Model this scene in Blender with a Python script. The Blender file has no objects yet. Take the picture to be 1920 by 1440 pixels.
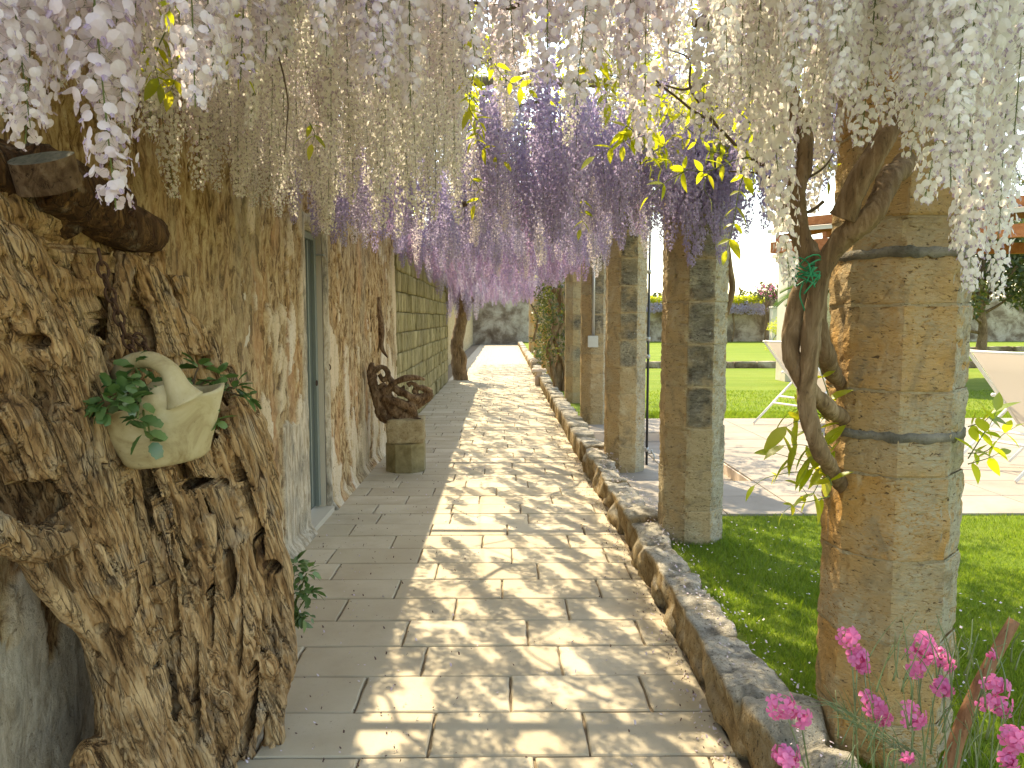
import bpy, bmesh, math, random
import numpy as np
from mathutils import Vector, Matrix, Euler
R = math.radians
random.seed(7); rng = np.random.default_rng(7)
sc = bpy.context.scene
COL = sc.collection

# ------------------------------------------------------------------ camera, sky, sun, exposure
EYE = 1.55; FPX = 1442.0; PITCH = R(4.88); YAW = R(0.6)
cam_d = bpy.data.cameras.new('camera'); cam = bpy.data.objects.new('camera', cam_d); COL.objects.link(cam)
cam.location = (0, 0, EYE); cam.rotation_euler = (R(90) - PITCH, 0, -YAW)
cam_d.sensor_width = 36; cam_d.lens = 36 * FPX / 1920; cam_d.clip_start = 0.05; cam_d.clip_end = 3000
sc.camera = cam
SUN_EL = R(53); SUN_AZ = math.atan2(-0.36, 0.93)          # angle from +Y towards +X of the sun's direction
w = bpy.data.worlds.new('World'); sc.world = w; w.use_nodes = True
wn = w.node_tree; wn.nodes.clear()
sky = wn.nodes.new('ShaderNodeTexSky'); sky.sky_type = 'NISHITA'; sky.sun_disc = False
sky.sun_elevation = SUN_EL; sky.sun_rotation = SUN_AZ; sky.air_density = 1.0; sky.dust_density = 0.8; sky.ozone_density = 0.5
bg = wn.nodes.new('ShaderNodeBackground'); bg.inputs[1].default_value = 0.15
wo = wn.nodes.new('ShaderNodeOutputWorld')
wn.links.new(sky.outputs[0], bg.inputs[0]); wn.links.new(bg.outputs[0], wo.inputs[0])
sl = bpy.data.lights.new('sun', 'SUN'); sl.energy = 2.6; sl.angle = R(0.5); sl.color = (1.0, 0.93, 0.80)
so = bpy.data.objects.new('sun', sl); COL.objects.link(so)
sdir = Vector((math.sin(SUN_AZ) * math.cos(SUN_EL), math.cos(SUN_AZ) * math.cos(SUN_EL), math.sin(SUN_EL)))
so.rotation_euler = sdir.to_track_quat('Z', 'Y').to_euler()
sc.view_settings.view_transform = 'Standard'; sc.view_settings.look = 'None'
sc.view_settings.exposure = 1.98; sc.view_settings.gamma = 1.0; sc.view_settings.use_white_balance = True; sc.view_settings.white_balance_temperature = 8400; sc.view_settings.white_balance_tint = 8; sc.view_settings.use_curve_mapping = False
sc.render.engine = 'CYCLES'
sc.cycles.use_denoising = True
sc.cycles.max_bounces = 10; sc.cycles.diffuse_bounces = 8; sc.cycles.transmission_bounces = 4; sc.cycles.transparent_max_bounces = 8
sc.cycles.caustics_reflective = False; sc.cycles.caustics_refractive = False
sc.cycles.sample_clamp_indirect = 8

# ------------------------------------------------------------------ photograph measurements -> world points
_F = np.array([math.sin(YAW) * math.cos(PITCH), math.cos(YAW) * math.cos(PITCH), -math.sin(PITCH)])
_Rt = np.array([math.cos(YAW), -math.sin(YAW), 0.0])
_U = np.cross(_Rt, _F)
def P(px, py, d):
    v = _F + _Rt * ((px - 960) / FPX) + _U * (-(py - 720) / FPX)
    v = v * (d / v[1])
    return np.array([v[0], v[1], v[2] + EYE])
def G(px, py, z=0.0):
    v = _F + _Rt * ((px - 960) / FPX) + _U * (-(py - 720) / FPX)
    k = (z - EYE) / v[2]
    return np.array([v[0] * k, v[1] * k, z])

# ------------------------------------------------------------------ noise
def _hash(ix, iy, iz, seed):
    h = (ix.astype(np.int64) * 374761393 + iy.astype(np.int64) * 668265263 + iz.astype(np.int64) * 2147483647 + seed * 1274126177) & 0xFFFFFFFF
    h = ((h ^ (h >> 13)) * 1274126177) & 0xFFFFFFFF
    h = h ^ (h >> 16)
    return (h & 0xFFFFFF) / float(0xFFFFFF)
def vnoise(p, seed=0):
    p = np.asarray(p, float); i = np.floor(p).astype(np.int64); f = p - i; f = f * f * (3 - 2 * f)
    out = 0
    for dx in (0, 1):
        for dy in (0, 1):
            for dz in (0, 1):
                wgt = (f[:, 0] if dx else 1 - f[:, 0]) * (f[:, 1] if dy else 1 - f[:, 1]) * (f[:, 2] if dz else 1 - f[:, 2])
                out = out + wgt * _hash(i[:, 0] + dx, i[:, 1] + dy, i[:, 2] + dz, seed)
    return out * 2 - 1
def fbm(p, octv=4, seed=0, gain=0.5):
    a = 1.0; s = 0; t = 0; p = np.asarray(p, float)
    for k in range(octv):
        s = s + a * vnoise(p, seed + k * 17); t += a; a *= gain; p = p * 2.03 + 3.1
    return s / t

# ------------------------------------------------------------------ mesh helpers
def mesh_np(name, V, F, mats, smooth=False, midx=None):
    """V (n,3); F (m,k) array or list of face tuples"""
    me = bpy.data.meshes.new(name)
    V = np.asarray(V, dtype=np.float32)
    if isinstance(F, np.ndarray):
        m, k = F.shape
        me.vertices.add(len(V)); me.vertices.foreach_set('co', V.ravel())
        me.loops.add(m * k); me.loops.foreach_set('vertex_index', F.astype(np.int32).ravel())
        me.polygons.add(m); me.polygons.foreach_set('loop_start', np.arange(0, m * k, k, dtype=np.int32))
        try: me.polygons.foreach_set('loop_total', np.full(m, k, dtype=np.int32))
        except Exception: pass
        me.update(calc_edges=True)
    else:
        me.from_pydata([tuple(map(float, v)) for v in V], [], [tuple(int(i) for i in f) for f in F])
    for mt in (mats if isinstance(mats, (list, tuple)) else [mats]): me.materials.append(mt)
    if midx is not None: me.polygons.foreach_set('material_index', np.asarray(midx, dtype=np.int32))
    if smooth: me.polygons.foreach_set('use_smooth', np.ones(len(me.polygons), dtype=bool))
    me.update(); return me
def obj(name, me, parent=None, loc=(0, 0, 0), rot=(0, 0, 0), scale=(1, 1, 1)):
    o = bpy.data.objects.new(name, me); COL.objects.link(o); o.parent = parent
    o.location = loc; o.rotation_euler = rot; o.scale = scale
    return o
def thing(name, label, cat, loc=(0, 0, 0), rot=(0, 0, 0), group=None, me=None):
    o = obj(name, me, None, loc, rot); o['label'] = label; o['category'] = cat
    if group: o['group'] = group
    return o
def structure(o): o['kind'] = 'structure'; return o
def stuff(o, label=None, cat=None):
    o['kind'] = 'stuff'
    if label: o['label'] = label
    if cat: o['category'] = cat
    return o

class MB:
    def __init__(s): s.V = []; s.F = []; s.M = []; s.n = 0
    def add(s, V, F, m=0):
        V = np.asarray(V, float).reshape(-1, 3)
        for f in F: s.F.append(tuple(int(i) + s.n for i in f)); s.M.append(m)
        s.V.append(V); s.n += len(V)
    def box(s, c, d, m=0, rz=0.0, ch=0.0):
        c = np.array(c, float); x, y, z = [v / 2 for v in d]
        if ch <= 0:
            V = np.array([[i, j, k] for k in (-z, z) for j in (-y, y) for i in (-x, x)])
            F = [(0, 2, 3, 1), (4, 5, 7, 6), (0, 1, 5, 4), (2, 6, 7, 3), (0, 4, 6, 2), (1, 3, 7, 5)]
        else:
            xi, yi = x - ch, y - ch
            V = np.array([[-x, -y, -z], [x, -y, -z], [x, y, -z], [-x, y, -z], [-x, -y, z - ch], [x, -y, z - ch], [x, y, z - ch], [-x, y, z - ch],
                          [-xi, -yi, z], [xi, -yi, z], [xi, yi, z], [-xi, yi, z]])
            F = [(0, 3, 2, 1), (0, 1, 5, 4), (1, 2, 6, 5), (2, 3, 7, 6), (3, 0, 4, 7), (4, 5, 9, 8), (5, 6, 10, 9), (6, 7, 11, 10), (7, 4, 8, 11), (8, 9, 10, 11)]
        if rz:
            ca, sa = math.cos(rz), math.sin(rz); V = V @ np.array([[ca, sa, 0], [-sa, ca, 0], [0, 0, 1]])
        s.add(V + c, F, m)
    def bar(s, a, b, wx, wy, m=0):
        a = np.array(a, float); b = np.array(b, float); t = b - a; t = t / np.linalg.norm(t)
        up = np.array([0, 0, 1.0]) if abs(t[2]) < 0.9 else np.array([0, 1.0, 0])
        u = np.cross(t, up); u /= np.linalg.norm(u); v = np.cross(u, t)
        V = [q + u * sx * wx / 2 + v * sy * wy / 2 for q in (a, b) for sx, sy in ((-1, -1), (1, -1), (1, 1), (-1, 1))]
        s.add(V, [(0, 1, 2, 3), (7, 6, 5, 4), (0, 4, 5, 1), (1, 5, 6, 2), (2, 6, 7, 3), (3, 7, 4, 0)], m)
    def tube(s, pts, rad, n=8, m=0, rough=0.0, seed=0, flat=1.0, bark=0):
        pts = np.asarray(pts, float); k = len(pts)
        if np.isscalar(rad): rad = [rad] * k
        T = np.gradient(pts, axis=0); T /= np.linalg.norm(T, axis=1)[:, None] + 1e-9
        u = np.cross(T[0], [0.3, 0.2, 1.0]); u /= np.linalg.norm(u); V = []
        for i in range(k):
            u = u - T[i] * np.dot(u, T[i]); u /= np.linalg.norm(u); v = np.cross(T[i], u)
            for j in range(n):
                a = 2 * math.pi * j / n; V.append(pts[i] + rad[i] * (math.cos(a) * u + math.sin(a) * v * flat))
        V = np.array(V)
        if rough:
            c = np.repeat(pts, n, axis=0); q = fbm(V * np.array([14, 14, 5.0]), 3, seed)
            V = c + (V - c) * (1 + rough * q[:, None] * 1.6)
            if bark: V = c + (V - c) * (1 + .16 * (0.6 - np.abs(fbm(V * np.array([55, 55, 9.0]), 3, seed + 9)) * 3)[:, None])
        F = [(i * n + j, i * n + (j + 1) % n, (i + 1) * n + (j + 1) % n, (i + 1) * n + j) for i in range(k - 1) for j in range(n)]
        F.append(tuple(range(n - 1, -1, -1))); F.append(tuple((k - 1) * n + j for j in range(n)))
        s.add(V, F, m)
    def mesh(s, name, mats, smooth=False):
        return mesh_np(name, np.concatenate(s.V), s.F, mats, smooth, s.M)
def spline(pts, per=6):
    pts = np.asarray(pts, float); n = len(pts); out = []
    for i in range(n - 1):
        p0 = pts[max(i - 1, 0)]; p1 = pts[i]; p2 = pts[i + 1]; p3 = pts[min(i + 2, n - 1)]
        for t in np.linspace(0, 1, per, endpoint=False):
            out.append(0.5 * ((2 * p1) + (-p0 + p2) * t + (2 * p0 - 5 * p1 + 4 * p2 - p3) * t * t + (-p0 + 3 * p1 - 3 * p2 + p3) * t ** 3))
    out.append(pts[-1]); return np.array(out)
def rough_block(name, dims, mat, cuts=5, amp=0.02, freq=6, seed=0, rnd=0.25, octv=3):
    """a stone: box grid, corners eased, surface broken by noise; origin at its centre"""
    bm = bmesh.new(); bmesh.ops.create_cube(bm, size=2)
    bmesh.ops.subdivide_edges(bm, edges=bm.edges[:], cuts=cuts, use_grid_fill=True)
    V = np.array([v.co[:] for v in bm.verts]); d = np.array(dims) / 2
    nn = V / np.linalg.norm(V, axis=1)[:, None]
    L = (np.abs(V) ** 8).sum(1) ** (1 / 8.); sph = V / L[:, None]
    V = V * (1 - rnd) + sph * rnd
    V = V * d; N = nn
    q = fbm(V * freq + seed * 7.7, octv, seed); V = V + N * (q * amp)[:, None]
    for v, c in zip(bm.verts, V): v.co = c
    me = bpy.data.meshes.new(name); bm.to_mesh(me); bm.free(); me.materials.append(mat)
    me.polygons.foreach_set('use_smooth', np.ones(len(me.polygons), dtype=bool)); me.update()
    return me

# ------------------------------------------------------------------ materials
class NT:
    def __init__(s, name):
        s.m = bpy.data.materials.new(name); s.m.use_nodes = True; s.t = s.m.node_tree; s.t.nodes.clear()
        s.out = s.n('OutputMaterial')
    def n(s, typ, **kw):
        x = s.t.nodes.new('ShaderNode' + typ)
        for k, v in kw.items():
            if k.startswith('i_'):
                key = k[2:]; key = int(key) if key.isdigit() else key.replace('_', ' ')
                x.inputs[key].default_value = v
            else: setattr(x, k, v)
        return x
    def l(s, a, b): s.t.links.new(a, b)
    def coords(s, scale=(1, 1, 1), world=False, rnd=True):
        if world:
            g = s.n('NewGeometry'); src = g.outputs['Position']
        else:
            tc = s.n('TexCoord'); src = tc.outputs['Object']
            if rnd:
                oi = s.n('ObjectInfo'); mu = s.n('Math', operation='MULTIPLY', i_1=37.0); s.l(oi.outputs['Random'], mu.inputs[0])
                ad = s.n('VectorMath', operation='ADD'); s.l(src, ad.inputs[0]); s.l(mu.outputs[0], ad.inputs[1]); src = ad.outputs[0]
        mp = s.n('Mapping'); mp.inputs['Scale'].default_value = scale; s.l(src, mp.inputs[0]); return mp.outputs[0]
    def noise(s, vec, scale, detail=5, rough=0.6, dist=0.0):
        x = s.n('TexNoise'); x.inputs['Scale'].default_value = scale; x.inputs['Detail'].default_value = detail
        x.inputs['Roughness'].default_value = rough; x.inputs['Distortion'].default_value = dist; s.l(vec, x.inputs['Vector']); return x.outputs['Fac']
    def ramp(s, fac, stops, interp='LINEAR'):
        r = s.n('ValToRGB'); r.color_ramp.interpolation = interp; e = r.color_ramp.elements
        while len(e) < len(stops): e.new(0.5)
        for el, (p, c) in zip(e, stops):
            el.position = p; el.color = (c, c, c, 1) if isinstance(c, (int, float)) else (*c, 1)
        s.l(fac, r.inputs[0]); return r.outputs[0]
    def mix(s, fac, a, b, mode='MIX'):
        x = s.n('Mix', data_type='RGBA', blend_type=mode)
        for sock, v in ((x.inputs[0], fac), (x.inputs[6], a), (x.inputs[7], b)):
            if hasattr(v, 'is_linked'): s.l(v, sock)
            elif isinstance(v, (int, float)): sock.default_value = v
            else: sock.default_value = (*v, 1)
        return x.outputs[2]
    def math(s, op, a, b=None):
        x = s.n('Math', operation=op)
        for i, v in enumerate((a, b)):
            if v is None: continue
            if hasattr(v, 'is_linked'): s.l(v, x.inputs[i])
            else: x.inputs[i].default_value = v
        return x.outputs[0]
    def bump(s, h, strength=0.5, dist=0.01, prev=None):
        b = s.n('Bump'); b.inputs['Strength'].default_value = strength; b.inputs['Distance'].default_value = dist
        s.l(h, b.inputs['Height'])
        if prev: s.l(prev, b.inputs['Normal'])
        return b.outputs[0]
    def finish(s, col, rough=0.85, nrm=None, metal=0.0, spec=0.3):
        b = s.n('BsdfPrincipled'); b.inputs['Roughness'].default_value = rough; b.inputs['Metallic'].default_value = metal
        b.inputs['Specular IOR Level'].default_value = spec
        if hasattr(col, 'is_linked'): s.l(col, b.inputs['Base Color'])
        else: b.inputs['Base Color'].default_value = (*col, 1)
        if nrm: s.l(nrm, b.inputs['Normal'])
        s.l(b.outputs[0], s.out.inputs[0]); return s.m
    def thin(s, col, tcol, k=0.5, gloss=0.08, rough=0.4):
        """thin translucent sheet: petals, leaves, cloth"""
        d = s.n('BsdfDiffuse'); t = s.n('BsdfTranslucent'); mx = s.n('MixShader'); mx.inputs[0].default_value = k
        for c, n_ in ((col, d), (tcol, t)):
            if hasattr(c, 'is_linked'): s.l(c, n_.inputs[0])
            else: n_.inputs[0].default_value = (*c, 1)
        s.l(d.outputs[0], mx.inputs[1]); s.l(t.outputs[0], mx.inputs[2]); res = mx.outputs[0]
        if gloss:
            g = s.n('BsdfGlossy'); g.inputs['Roughness'].default_value = rough; m2 = s.n('MixShader'); m2.inputs[0].default_value = gloss
            s.l(res, m2.inputs[1]); s.l(g.outputs[0], m2.inputs[2]); res = m2.outputs[0]
        s.l(res, s.out.inputs[0]); return s.m

def m_plain(name, col, rough=0.6, metal=0.0, var=0.15, scale=20):
    t = NT(name); v = t.coords(); n = t.noise(v, scale, 4)
    c = t.mix(n, tuple(x * (1 - var) for x in col), tuple(min(1, x * (1 + var)) for x in col))
    return t.finish(c, rough, t.bump(n, 0.15, 0.003), metal)

def m_path():
    t = NT('limestone_paving'); v = t.coords((1, 1, 1)); oi = t.n('ObjectInfo')
    big = t.noise(v, 2.3, 4, 0.6); fine = t.noise(v, 45, 6, 0.7); sp = t.noise(v, 160, 3, 0.6)
    base = t.mix(oi.outputs['Random'], (0.43, 0.37, 0.265), (0.53, 0.47, 0.355))
    c = t.mix(t.ramp(big, [(0.38, 0.0), (0.66, 1.0)]), base, (0.40, 0.335, 0.235))
    c = t.mix(t.ramp(fine, [(0.3, 0.45), (0.42, 0.0)]), c, (0.33, 0.28, 0.21))
    c = t.mix(t.ramp(sp, [(0.26, 0.6), (0.33, 0.0)]), c, (0.14, 0.11, 0.08))
    h = t.mix(0.5, fine, big)
    return t.finish(c, 0.72, t.bump(h, 0.35, 0.006), spec=0.35)
def m_joint():
    t = NT('joint_mortar'); v = t.coords(world=True); n = t.noise(v, 30, 5)
    c = t.mix(n, (0.10, 0.075, 0.05), (0.30, 0.235, 0.16)); return t.finish(c, 0.95, t.bump(n, 0.6, 0.01))
def m_wall():
    """weathered lime plaster over tufa; the 'layer' attribute holds which coat is exposed"""
    t = NT('weathered_plaster')
    v = t.coords((1, 1, 0.33), world=True); v2 = t.coords((1, 1, 1), world=True)
    at = t.n('Attribute', attribute_name='layer'); lay = at.outputs['Fac']
    a2 = t.n('Attribute', attribute_name='stucco'); stc = a2.outputs['Fac']
    n1 = t.noise(v, 3.5, 8, 0.65, 0.6); n2 = t.noise(v, 17, 9, 0.75, 0.9); n3 = t.noise(v2, 60, 6, 0.7); n4 = t.noise(v, 1.3, 4, 0.6)
    raw = t.ramp(n2, [(0.38, (0.075, 0.042, 0.02)), (0.44, (0.22, 0.13, 0.06)), (0.50, (0.42, 0.285, 0.145)), (0.60, (0.60, 0.47, 0.29))])
    raw = t.mix(t.ramp(n1, [(0.52, 0.0), (0.68, 0.75)]), raw, (0.55, 0.30, 0.15))
    raw = t.mix(t.ramp(n4, [(0.50, 0.0), (0.70, 0.55)]), raw, (0.30, 0.27, 0.20))
    coat = t.ramp(n1, [(0.35, (0.50, 0.42, 0.29)), (0.5, (0.66, 0.54, 0.38)), (0.65, (0.70, 0.62, 0.50))])
    coat = t.mix(t.ramp(n3, [(0.36, 0.7), (0.46, 0.0)]), coat, (0.33, 0.25, 0.16))
    c = t.mix(lay, raw, coat)
    c = t.mix(stc, c, t.mix(t.ramp(n1, [(0.42, 0.0), (0.56, 1.0)]), t.mix(t.ramp(n2, [(.38, 0.0), (.6, 1.0)]), (0.13, 0.12, 0.10), (0.47, 0.43, 0.35)), t.mix(t.ramp(n2, [(.38, 0.0), (.6, 1.0)]), (0.34, 0.27, 0.18), (0.66, 0.59, 0.47))))
    cr = t.ramp(n3, [(0.30, 0.75), (0.40, 0.0)]); c = t.mix(cr, c, (0.08, 0.05, 0.03))
    h = t.mix(0.55, n2, n3)
    return t.finish(c, 0.95, t.bump(h, 0.9, 0.02), spec=0.1)
def m_rock(name, cols, scale=6, stretch=(1, 1, 1), bump=0.6, bd=0.012, pits=0.5, dark=(0.05, 0.04, 0.03), lichen=None, orand=0.25, rough=0.93, world=False):
    t = NT(name); v = t.coords(stretch, world=world); oi = t.n('ObjectInfo')
    n1 = t.noise(v, scale, 7, 0.62, 0.4); n2 = t.noise(v, scale * 6, 7, 0.7, 0.3); n3 = t.noise(v, scale * 18, 4, 0.6)
    k = len(cols); c = t.ramp(n1, [(0.32 + 0.36 * i / (k - 1), cols[i]) for i in range(k)])
    br = t.math('ADD', t.math('MULTIPLY', oi.outputs['Random'], orand), 1.0 - orand * 0.5)
    vm = t.n('VectorMath', operation='SCALE'); t.l(c, vm.inputs[0]); t.l(br, vm.inputs['Scale']); c = vm.outputs[0]
    if lichen:
        g = t.n('NewGeometry'); sep = t.n('SeparateXYZ'); t.l(g.outputs['Normal'], sep.inputs[0])
        axis, lo, hi, lc = lichen
        f = t.math('MULTIPLY', t.ramp(sep.outputs[axis], [(lo, 0.0), (hi, 1.0)]), t.ramp(n2, [(0.25, 0.6), (0.5, 1.0)]))
        c = t.mix(f, c, t.mix(t.ramp(n1, [(0.45, 0.0), (0.62, 1.0)]), lc, tuple(x * 0.45 for x in lc)))
    c = t.mix(t.ramp(n2, [(0.32, pits), (0.44, 0.0)]), c, dark)
    c = t.mix(t.ramp(n3, [(0.32, pits), (0.38, 0.0)]), c, dark)
    h = t.mix(0.5, n2, n3)
    return t.finish(c, rough, t.bump(h, bump, bd), spec=0.12)
def m_column():
    t = NT('octagonal_column_stone'); v = t.coords((1, 1, 1)); oi = t.n('ObjectInfo'); rnd = oi.outputs['Random']
    vs = t.coords((1, 1, 2.2))
    n1 = t.noise(v, 4, 6, 0.6, 0.5); n2 = t.noise(vs, 22, 7, 0.7, 0.5); n3 = t.noise(vs, 55, 5, 0.65, 0.8); n4 = t.noise(v, 2.2, 3)
    honey = t.mix(rnd, (0.51, 0.275, 0.085), (0.50, 0.32, 0.14))
    tan = t.mix(rnd, (0.48, 0.355, 0.195), (0.39, 0.305, 0.18)); hn = t.n('Attribute', attribute_name='honey')
    c = t.mix(t.math('MULTIPLY', t.ramp(n1, [(0.46, 1.0), (0.62, 0.4)]), hn.outputs['Fac']), tan, honey)
    at = t.n('Attribute', attribute_name='stain'); st = at.outputs['Fac']
    dk = t.mix(t.ramp(n2, [(0.35, 0.0), (0.7, 1.0)]), (0.05, 0.045, 0.035), (0.25, 0.225, 0.18))
    c = t.mix(t.math('MULTIPLY', t.ramp(st, [(0.1, 0.0), (0.6, 1.0)]), t.ramp(n1, [(0.36, 0.35), (0.48, 0.95)])), c, dk)
    g = t.n('NewGeometry'); sep = t.n('SeparateXYZ'); t.l(g.outputs['Normal'], sep.inputs[0])
    f = t.ramp(sep.outputs[0], [(0.55, 0.0), (0.68, 1.0)])
    lich = t.ramp(n2, [(0.34, (0.20, 0.19, 0.15)), (0.46, (0.37, 0.35, 0.28)), (0.62, (0.50, 0.475, 0.39))])
    c = t.mix(t.math('MULTIPLY', f, 0.75), c, lich)
    gl = t.ramp(n4, [(0.5, 0.0), (0.64, 0.75)]); c = t.mix(t.math('MULTIPLY', gl, t.ramp(n3, [(0.42, 0.2), (0.55, 1.0)])), c, (0.42, 0.38, 0.27))
    c = t.mix(t.ramp(n2, [(0.60, 0.0), (0.72, 0.5)]), c, (0.52, 0.45, 0.32)); c = t.mix(t.ramp(n3, [(0.35, 0.9), (0.41, 0.0)]), c, (0.07, 0.045, 0.028)); c = t.mix(t.ramp(n2, [(0.30, .8), (0.38, 0.0)]), c, (0.10, 0.07, 0.045))
    n5 = t.noise(t.coords((1, 1, .55)), 7, 6, .65, 1.0)
    c = t.mix(t.ramp(n5, [(0.54, 0.0), (0.66, 0.6)]), c, (0.20, 0.165, 0.11)); c = t.mix(t.ramp(n5, [(0.32, 0.55), (0.43, 0.0)]), c, (0.55, 0.46, 0.31))
    h = t.mix(0.45, n2, n3)
    return t.finish(c, 0.95, t.bump(h, 1.0, 0.022), spec=0.1)
def m_wood(name, cols, sc_=(18, 18, 3), bump=0.8, bd=0.012, crack=0.8, rnd=True, mult=1.0):
    t = NT(name); v = t.coords(sc_, rnd=rnd); n1 = t.noise(v, 1.0 * mult, 7, 0.65, 1.2); n2 = t.noise(v, 4.0 * mult, 6, 0.7, 0.8)
    v2 = t.coords((1, 1, 1), rnd=rnd); n3 = t.noise(v2, 3.0, 5)
    k = len(cols); c = t.ramp(n1, [(0.3 + 0.4 * i / (k - 1), cols[i]) for i in range(k)])
    c = t.mix(t.ramp(n3, [(0.45, 0.0), (0.7, 0.5)]), c, tuple(x * 0.55 for x in cols[0]))
    c = t.mix(t.ramp(n2, [(0.34, crack), (0.43, 0.0)]), c, tuple(x * 0.25 for x in cols[0]))
    return t.finish(c, 0.88, t.bump(t.mix(0.5, n1, n2), bump, bd), spec=0.2)
def m_leaf(name, a, b, ta, tb, k=0.5, gloss=0.06):
    t = NT(name); at = t.n('Attribute', attribute_name='tint'); oi = t.n('ObjectInfo')
    g = t.n('NewGeometry'); f = t.math('FRACT', t.math('ADD', g.outputs['Random Per Island'], oi.outputs['Random']))
    return t.thin(t.mix(f, a, b), t.mix(f, ta, tb), k, gloss)
def m_petal(name, a, b, ta, tb, k=0.45):
    t = NT(name); g = t.n('NewGeometry'); oi = t.n('ObjectInfo')
    f = t.math('ADD', t.math('MULTIPLY', g.outputs['Random Per Island'], 0.5), t.math('MULTIPLY', oi.outputs['Random'], 0.5))
    return t.thin(t.mix(f, a, b), t.mix(f, ta, tb), k, 0.03, 0.35)
def m_lawn():
    t = NT('mown_lawn'); v = t.coords((1, 1, 1), world=True); vx = t.coords((0.15, 1.0, 1), world=True)
    n1 = t.noise(v, 60, 6, 0.7); n2 = t.noise(v, 1.6, 4); n3 = t.noise(vx, 1.3, 3, 0.5)
    c = t.mix(n1, (0.10, 0.145, 0.018), (0.23, 0.29, 0.045)); c = t.mix(t.ramp(n2, [(0.35, 0.0), (0.7, 0.6)]), c, (0.20, 0.27, 0.04))
    c = t.mix(t.ramp(n3, [(0.42, 0.0), (0.58, 0.5)]), c, (0.10, 0.18, 0.018))
    return t.finish(c, 0.9, t.bump(n1, 0.8, 0.03), spec=0.1)
M = {}
M['path'] = m_path(); M['joint'] = m_joint(); M['wall'] = m_wall(); M['column'] = m_column(); M['lawn'] = m_lawn()
M['soil'] = m_plain('dry_soil', (0.16, 0.12, 0.08), 0.95)
M['ashlar'] = m_rock('tooled_ashlar', [(0.16, 0.14, 0.06), (0.32, 0.275, 0.14), (0.48, 0.42, 0.26)], 3.0, (3.5, 3.5, 0.5), 1.0, 0.02, 0.5, orand=0.4)
M['mortar'] = m_rock('grey_mortar', [(0.12, 0.11, 0.085), (0.22, 0.20, 0.16), (0.32, 0.29, 0.23)], 12, bump=0.8, world=True)
M['kerb'] = m_rock('rough_kerb_stone', [(0.18, 0.12, 0.06), (0.40, 0.29, 0.155), (0.56, 0.47, 0.32)], 9, (1.3, 1.3, .6), 1.0, 0.035, 0.95, lichen=(2, 0.25, 0.8, (0.56, 0.52, 0.43)))
M['block'] = m_rock('pitted_tufa', [(0.30, 0.22, 0.11), (0.46, 0.37, 0.22), (0.55, 0.47, 0.31)], 12, bump=1.0, bd=0.02, pits=0.8)
M['drum'] = m_rock('smooth_old_stone', [(0.16, 0.13, 0.065), (0.26, 0.22, 0.12), (0.34, 0.29, 0.18)], 5, bump=0.4, pits=0.25)
M['farwall'] = m_rock('rubble_wall', [(0.13, 0.09, 0.06), (0.24, 0.18, 0.125), (0.46, 0.39, 0.30), (0.56, 0.49, 0.39)], 1.1, (1, 1, 1), 1.0, 0.1, 0.5, world=True)
M['pale_stone'] = m_rock('pale_dressed_stone', [(0.50, 0.44, 0.34), (0.60, 0.54, 0.43), (0.66, 0.60, 0.50)], 2, bump=0.3, pits=0.15)
M['tile'] = m_rock('terrace_tile', [(0.26, 0.225, 0.185), (0.30, 0.262, 0.22), (0.33, 0.295, 0.25)], 2.5, bump=0.15, pits=0.08, orand=0.12, rough=0.7)
M['stump'] = m_wood('olive_driftwood', [(0.10, 0.062, 0.032), (0.215, 0.14, 0.078), (0.34, 0.24, 0.145), (0.44, 0.345, 0.24)], (26, 26, 3.2), 0.9, 0.010, 0.85, rnd=False)
def m_stump():
    t = NT('weathered_olive_wood'); v = t.coords((22, 22, 1.6), rnd=False); v2 = t.coords((1, 1, 1), rnd=False); v3 = t.coords((80, 80, 5), rnd=False)
    n1 = t.noise(v, 1.0, 7, 0.65, 1.4); n2 = t.noise(v3, 1.0, 6, 0.7, 1.0); n3 = t.noise(v2, 3.2, 6, 0.6, .5); n4 = t.noise(v2, 9, 5, .6)
    vm_ = t.n('Mapping'); vm_.inputs['Rotation'].default_value = (R(-14), R(12), 0); t.l(t.coords((1, 1, 1), rnd=False), vm_.inputs[0]); vs_ = t.n('Mapping'); vs_.inputs['Scale'].default_value = (1, 1, .05); t.l(vm_.outputs[0], vs_.inputs[0]); v4 = vs_.outputs[0]; w1 = t.noise(v4, 26, 2, .5, .6); w2 = t.noise(v4, 70, 2, .5, .4)
    l1 = t.ramp(t.math('ABSOLUTE', t.math('SUBTRACT', w1, .5)), [(0.0, 1.0), (0.026, 0.0)]); l2 = t.ramp(t.math('ABSOLUTE', t.math('SUBTRACT', w2, .5)), [(0.0, 0.35), (0.035, 0.0)])
    lines = t.math('MAXIMUM', l1, l2)
    at = t.n('Attribute', attribute_name='grain'); g = at.outputs['Fac']
    c = t.ramp(t.math('ADD', t.math('MULTIPLY', n1, .6), t.math('MULTIPLY', g, .4)), [(0.30, (0.07, 0.034, 0.014)), (0.42, (0.22, 0.12, 0.05)), (0.54, (0.38, 0.225, 0.10)), (0.70, (0.54, 0.37, 0.20))])
    c = t.mix(t.ramp(n3, [(0.38, 0.45), (0.50, 0.0)]), c, (0.13, 0.08, 0.045), 'MIX')
    c = t.mix(t.ramp(n4, [(0.55, 0.0), (0.70, 0.5)]), c, (0.42, 0.37, 0.29))
    c = t.mix(t.ramp(n2, [(0.32, 0.7), (0.40, 0.0)]), c, (0.05, 0.028, 0.014))
    c = t.mix(t.math('MULTIPLY', lines, t.ramp(n4, [(.40, .15), (.60, .9)])), c, (0.03, 0.014, 0.008))
    return t.finish(c, 0.86, t.bump(t.math('SUBTRACT', 1.0, lines), 0.9, 0.012, t.bump(t.mix(0.5, n1, n2), 0.9, 0.010)), spec=0.2)
M['stump'] = m_stump()
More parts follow.
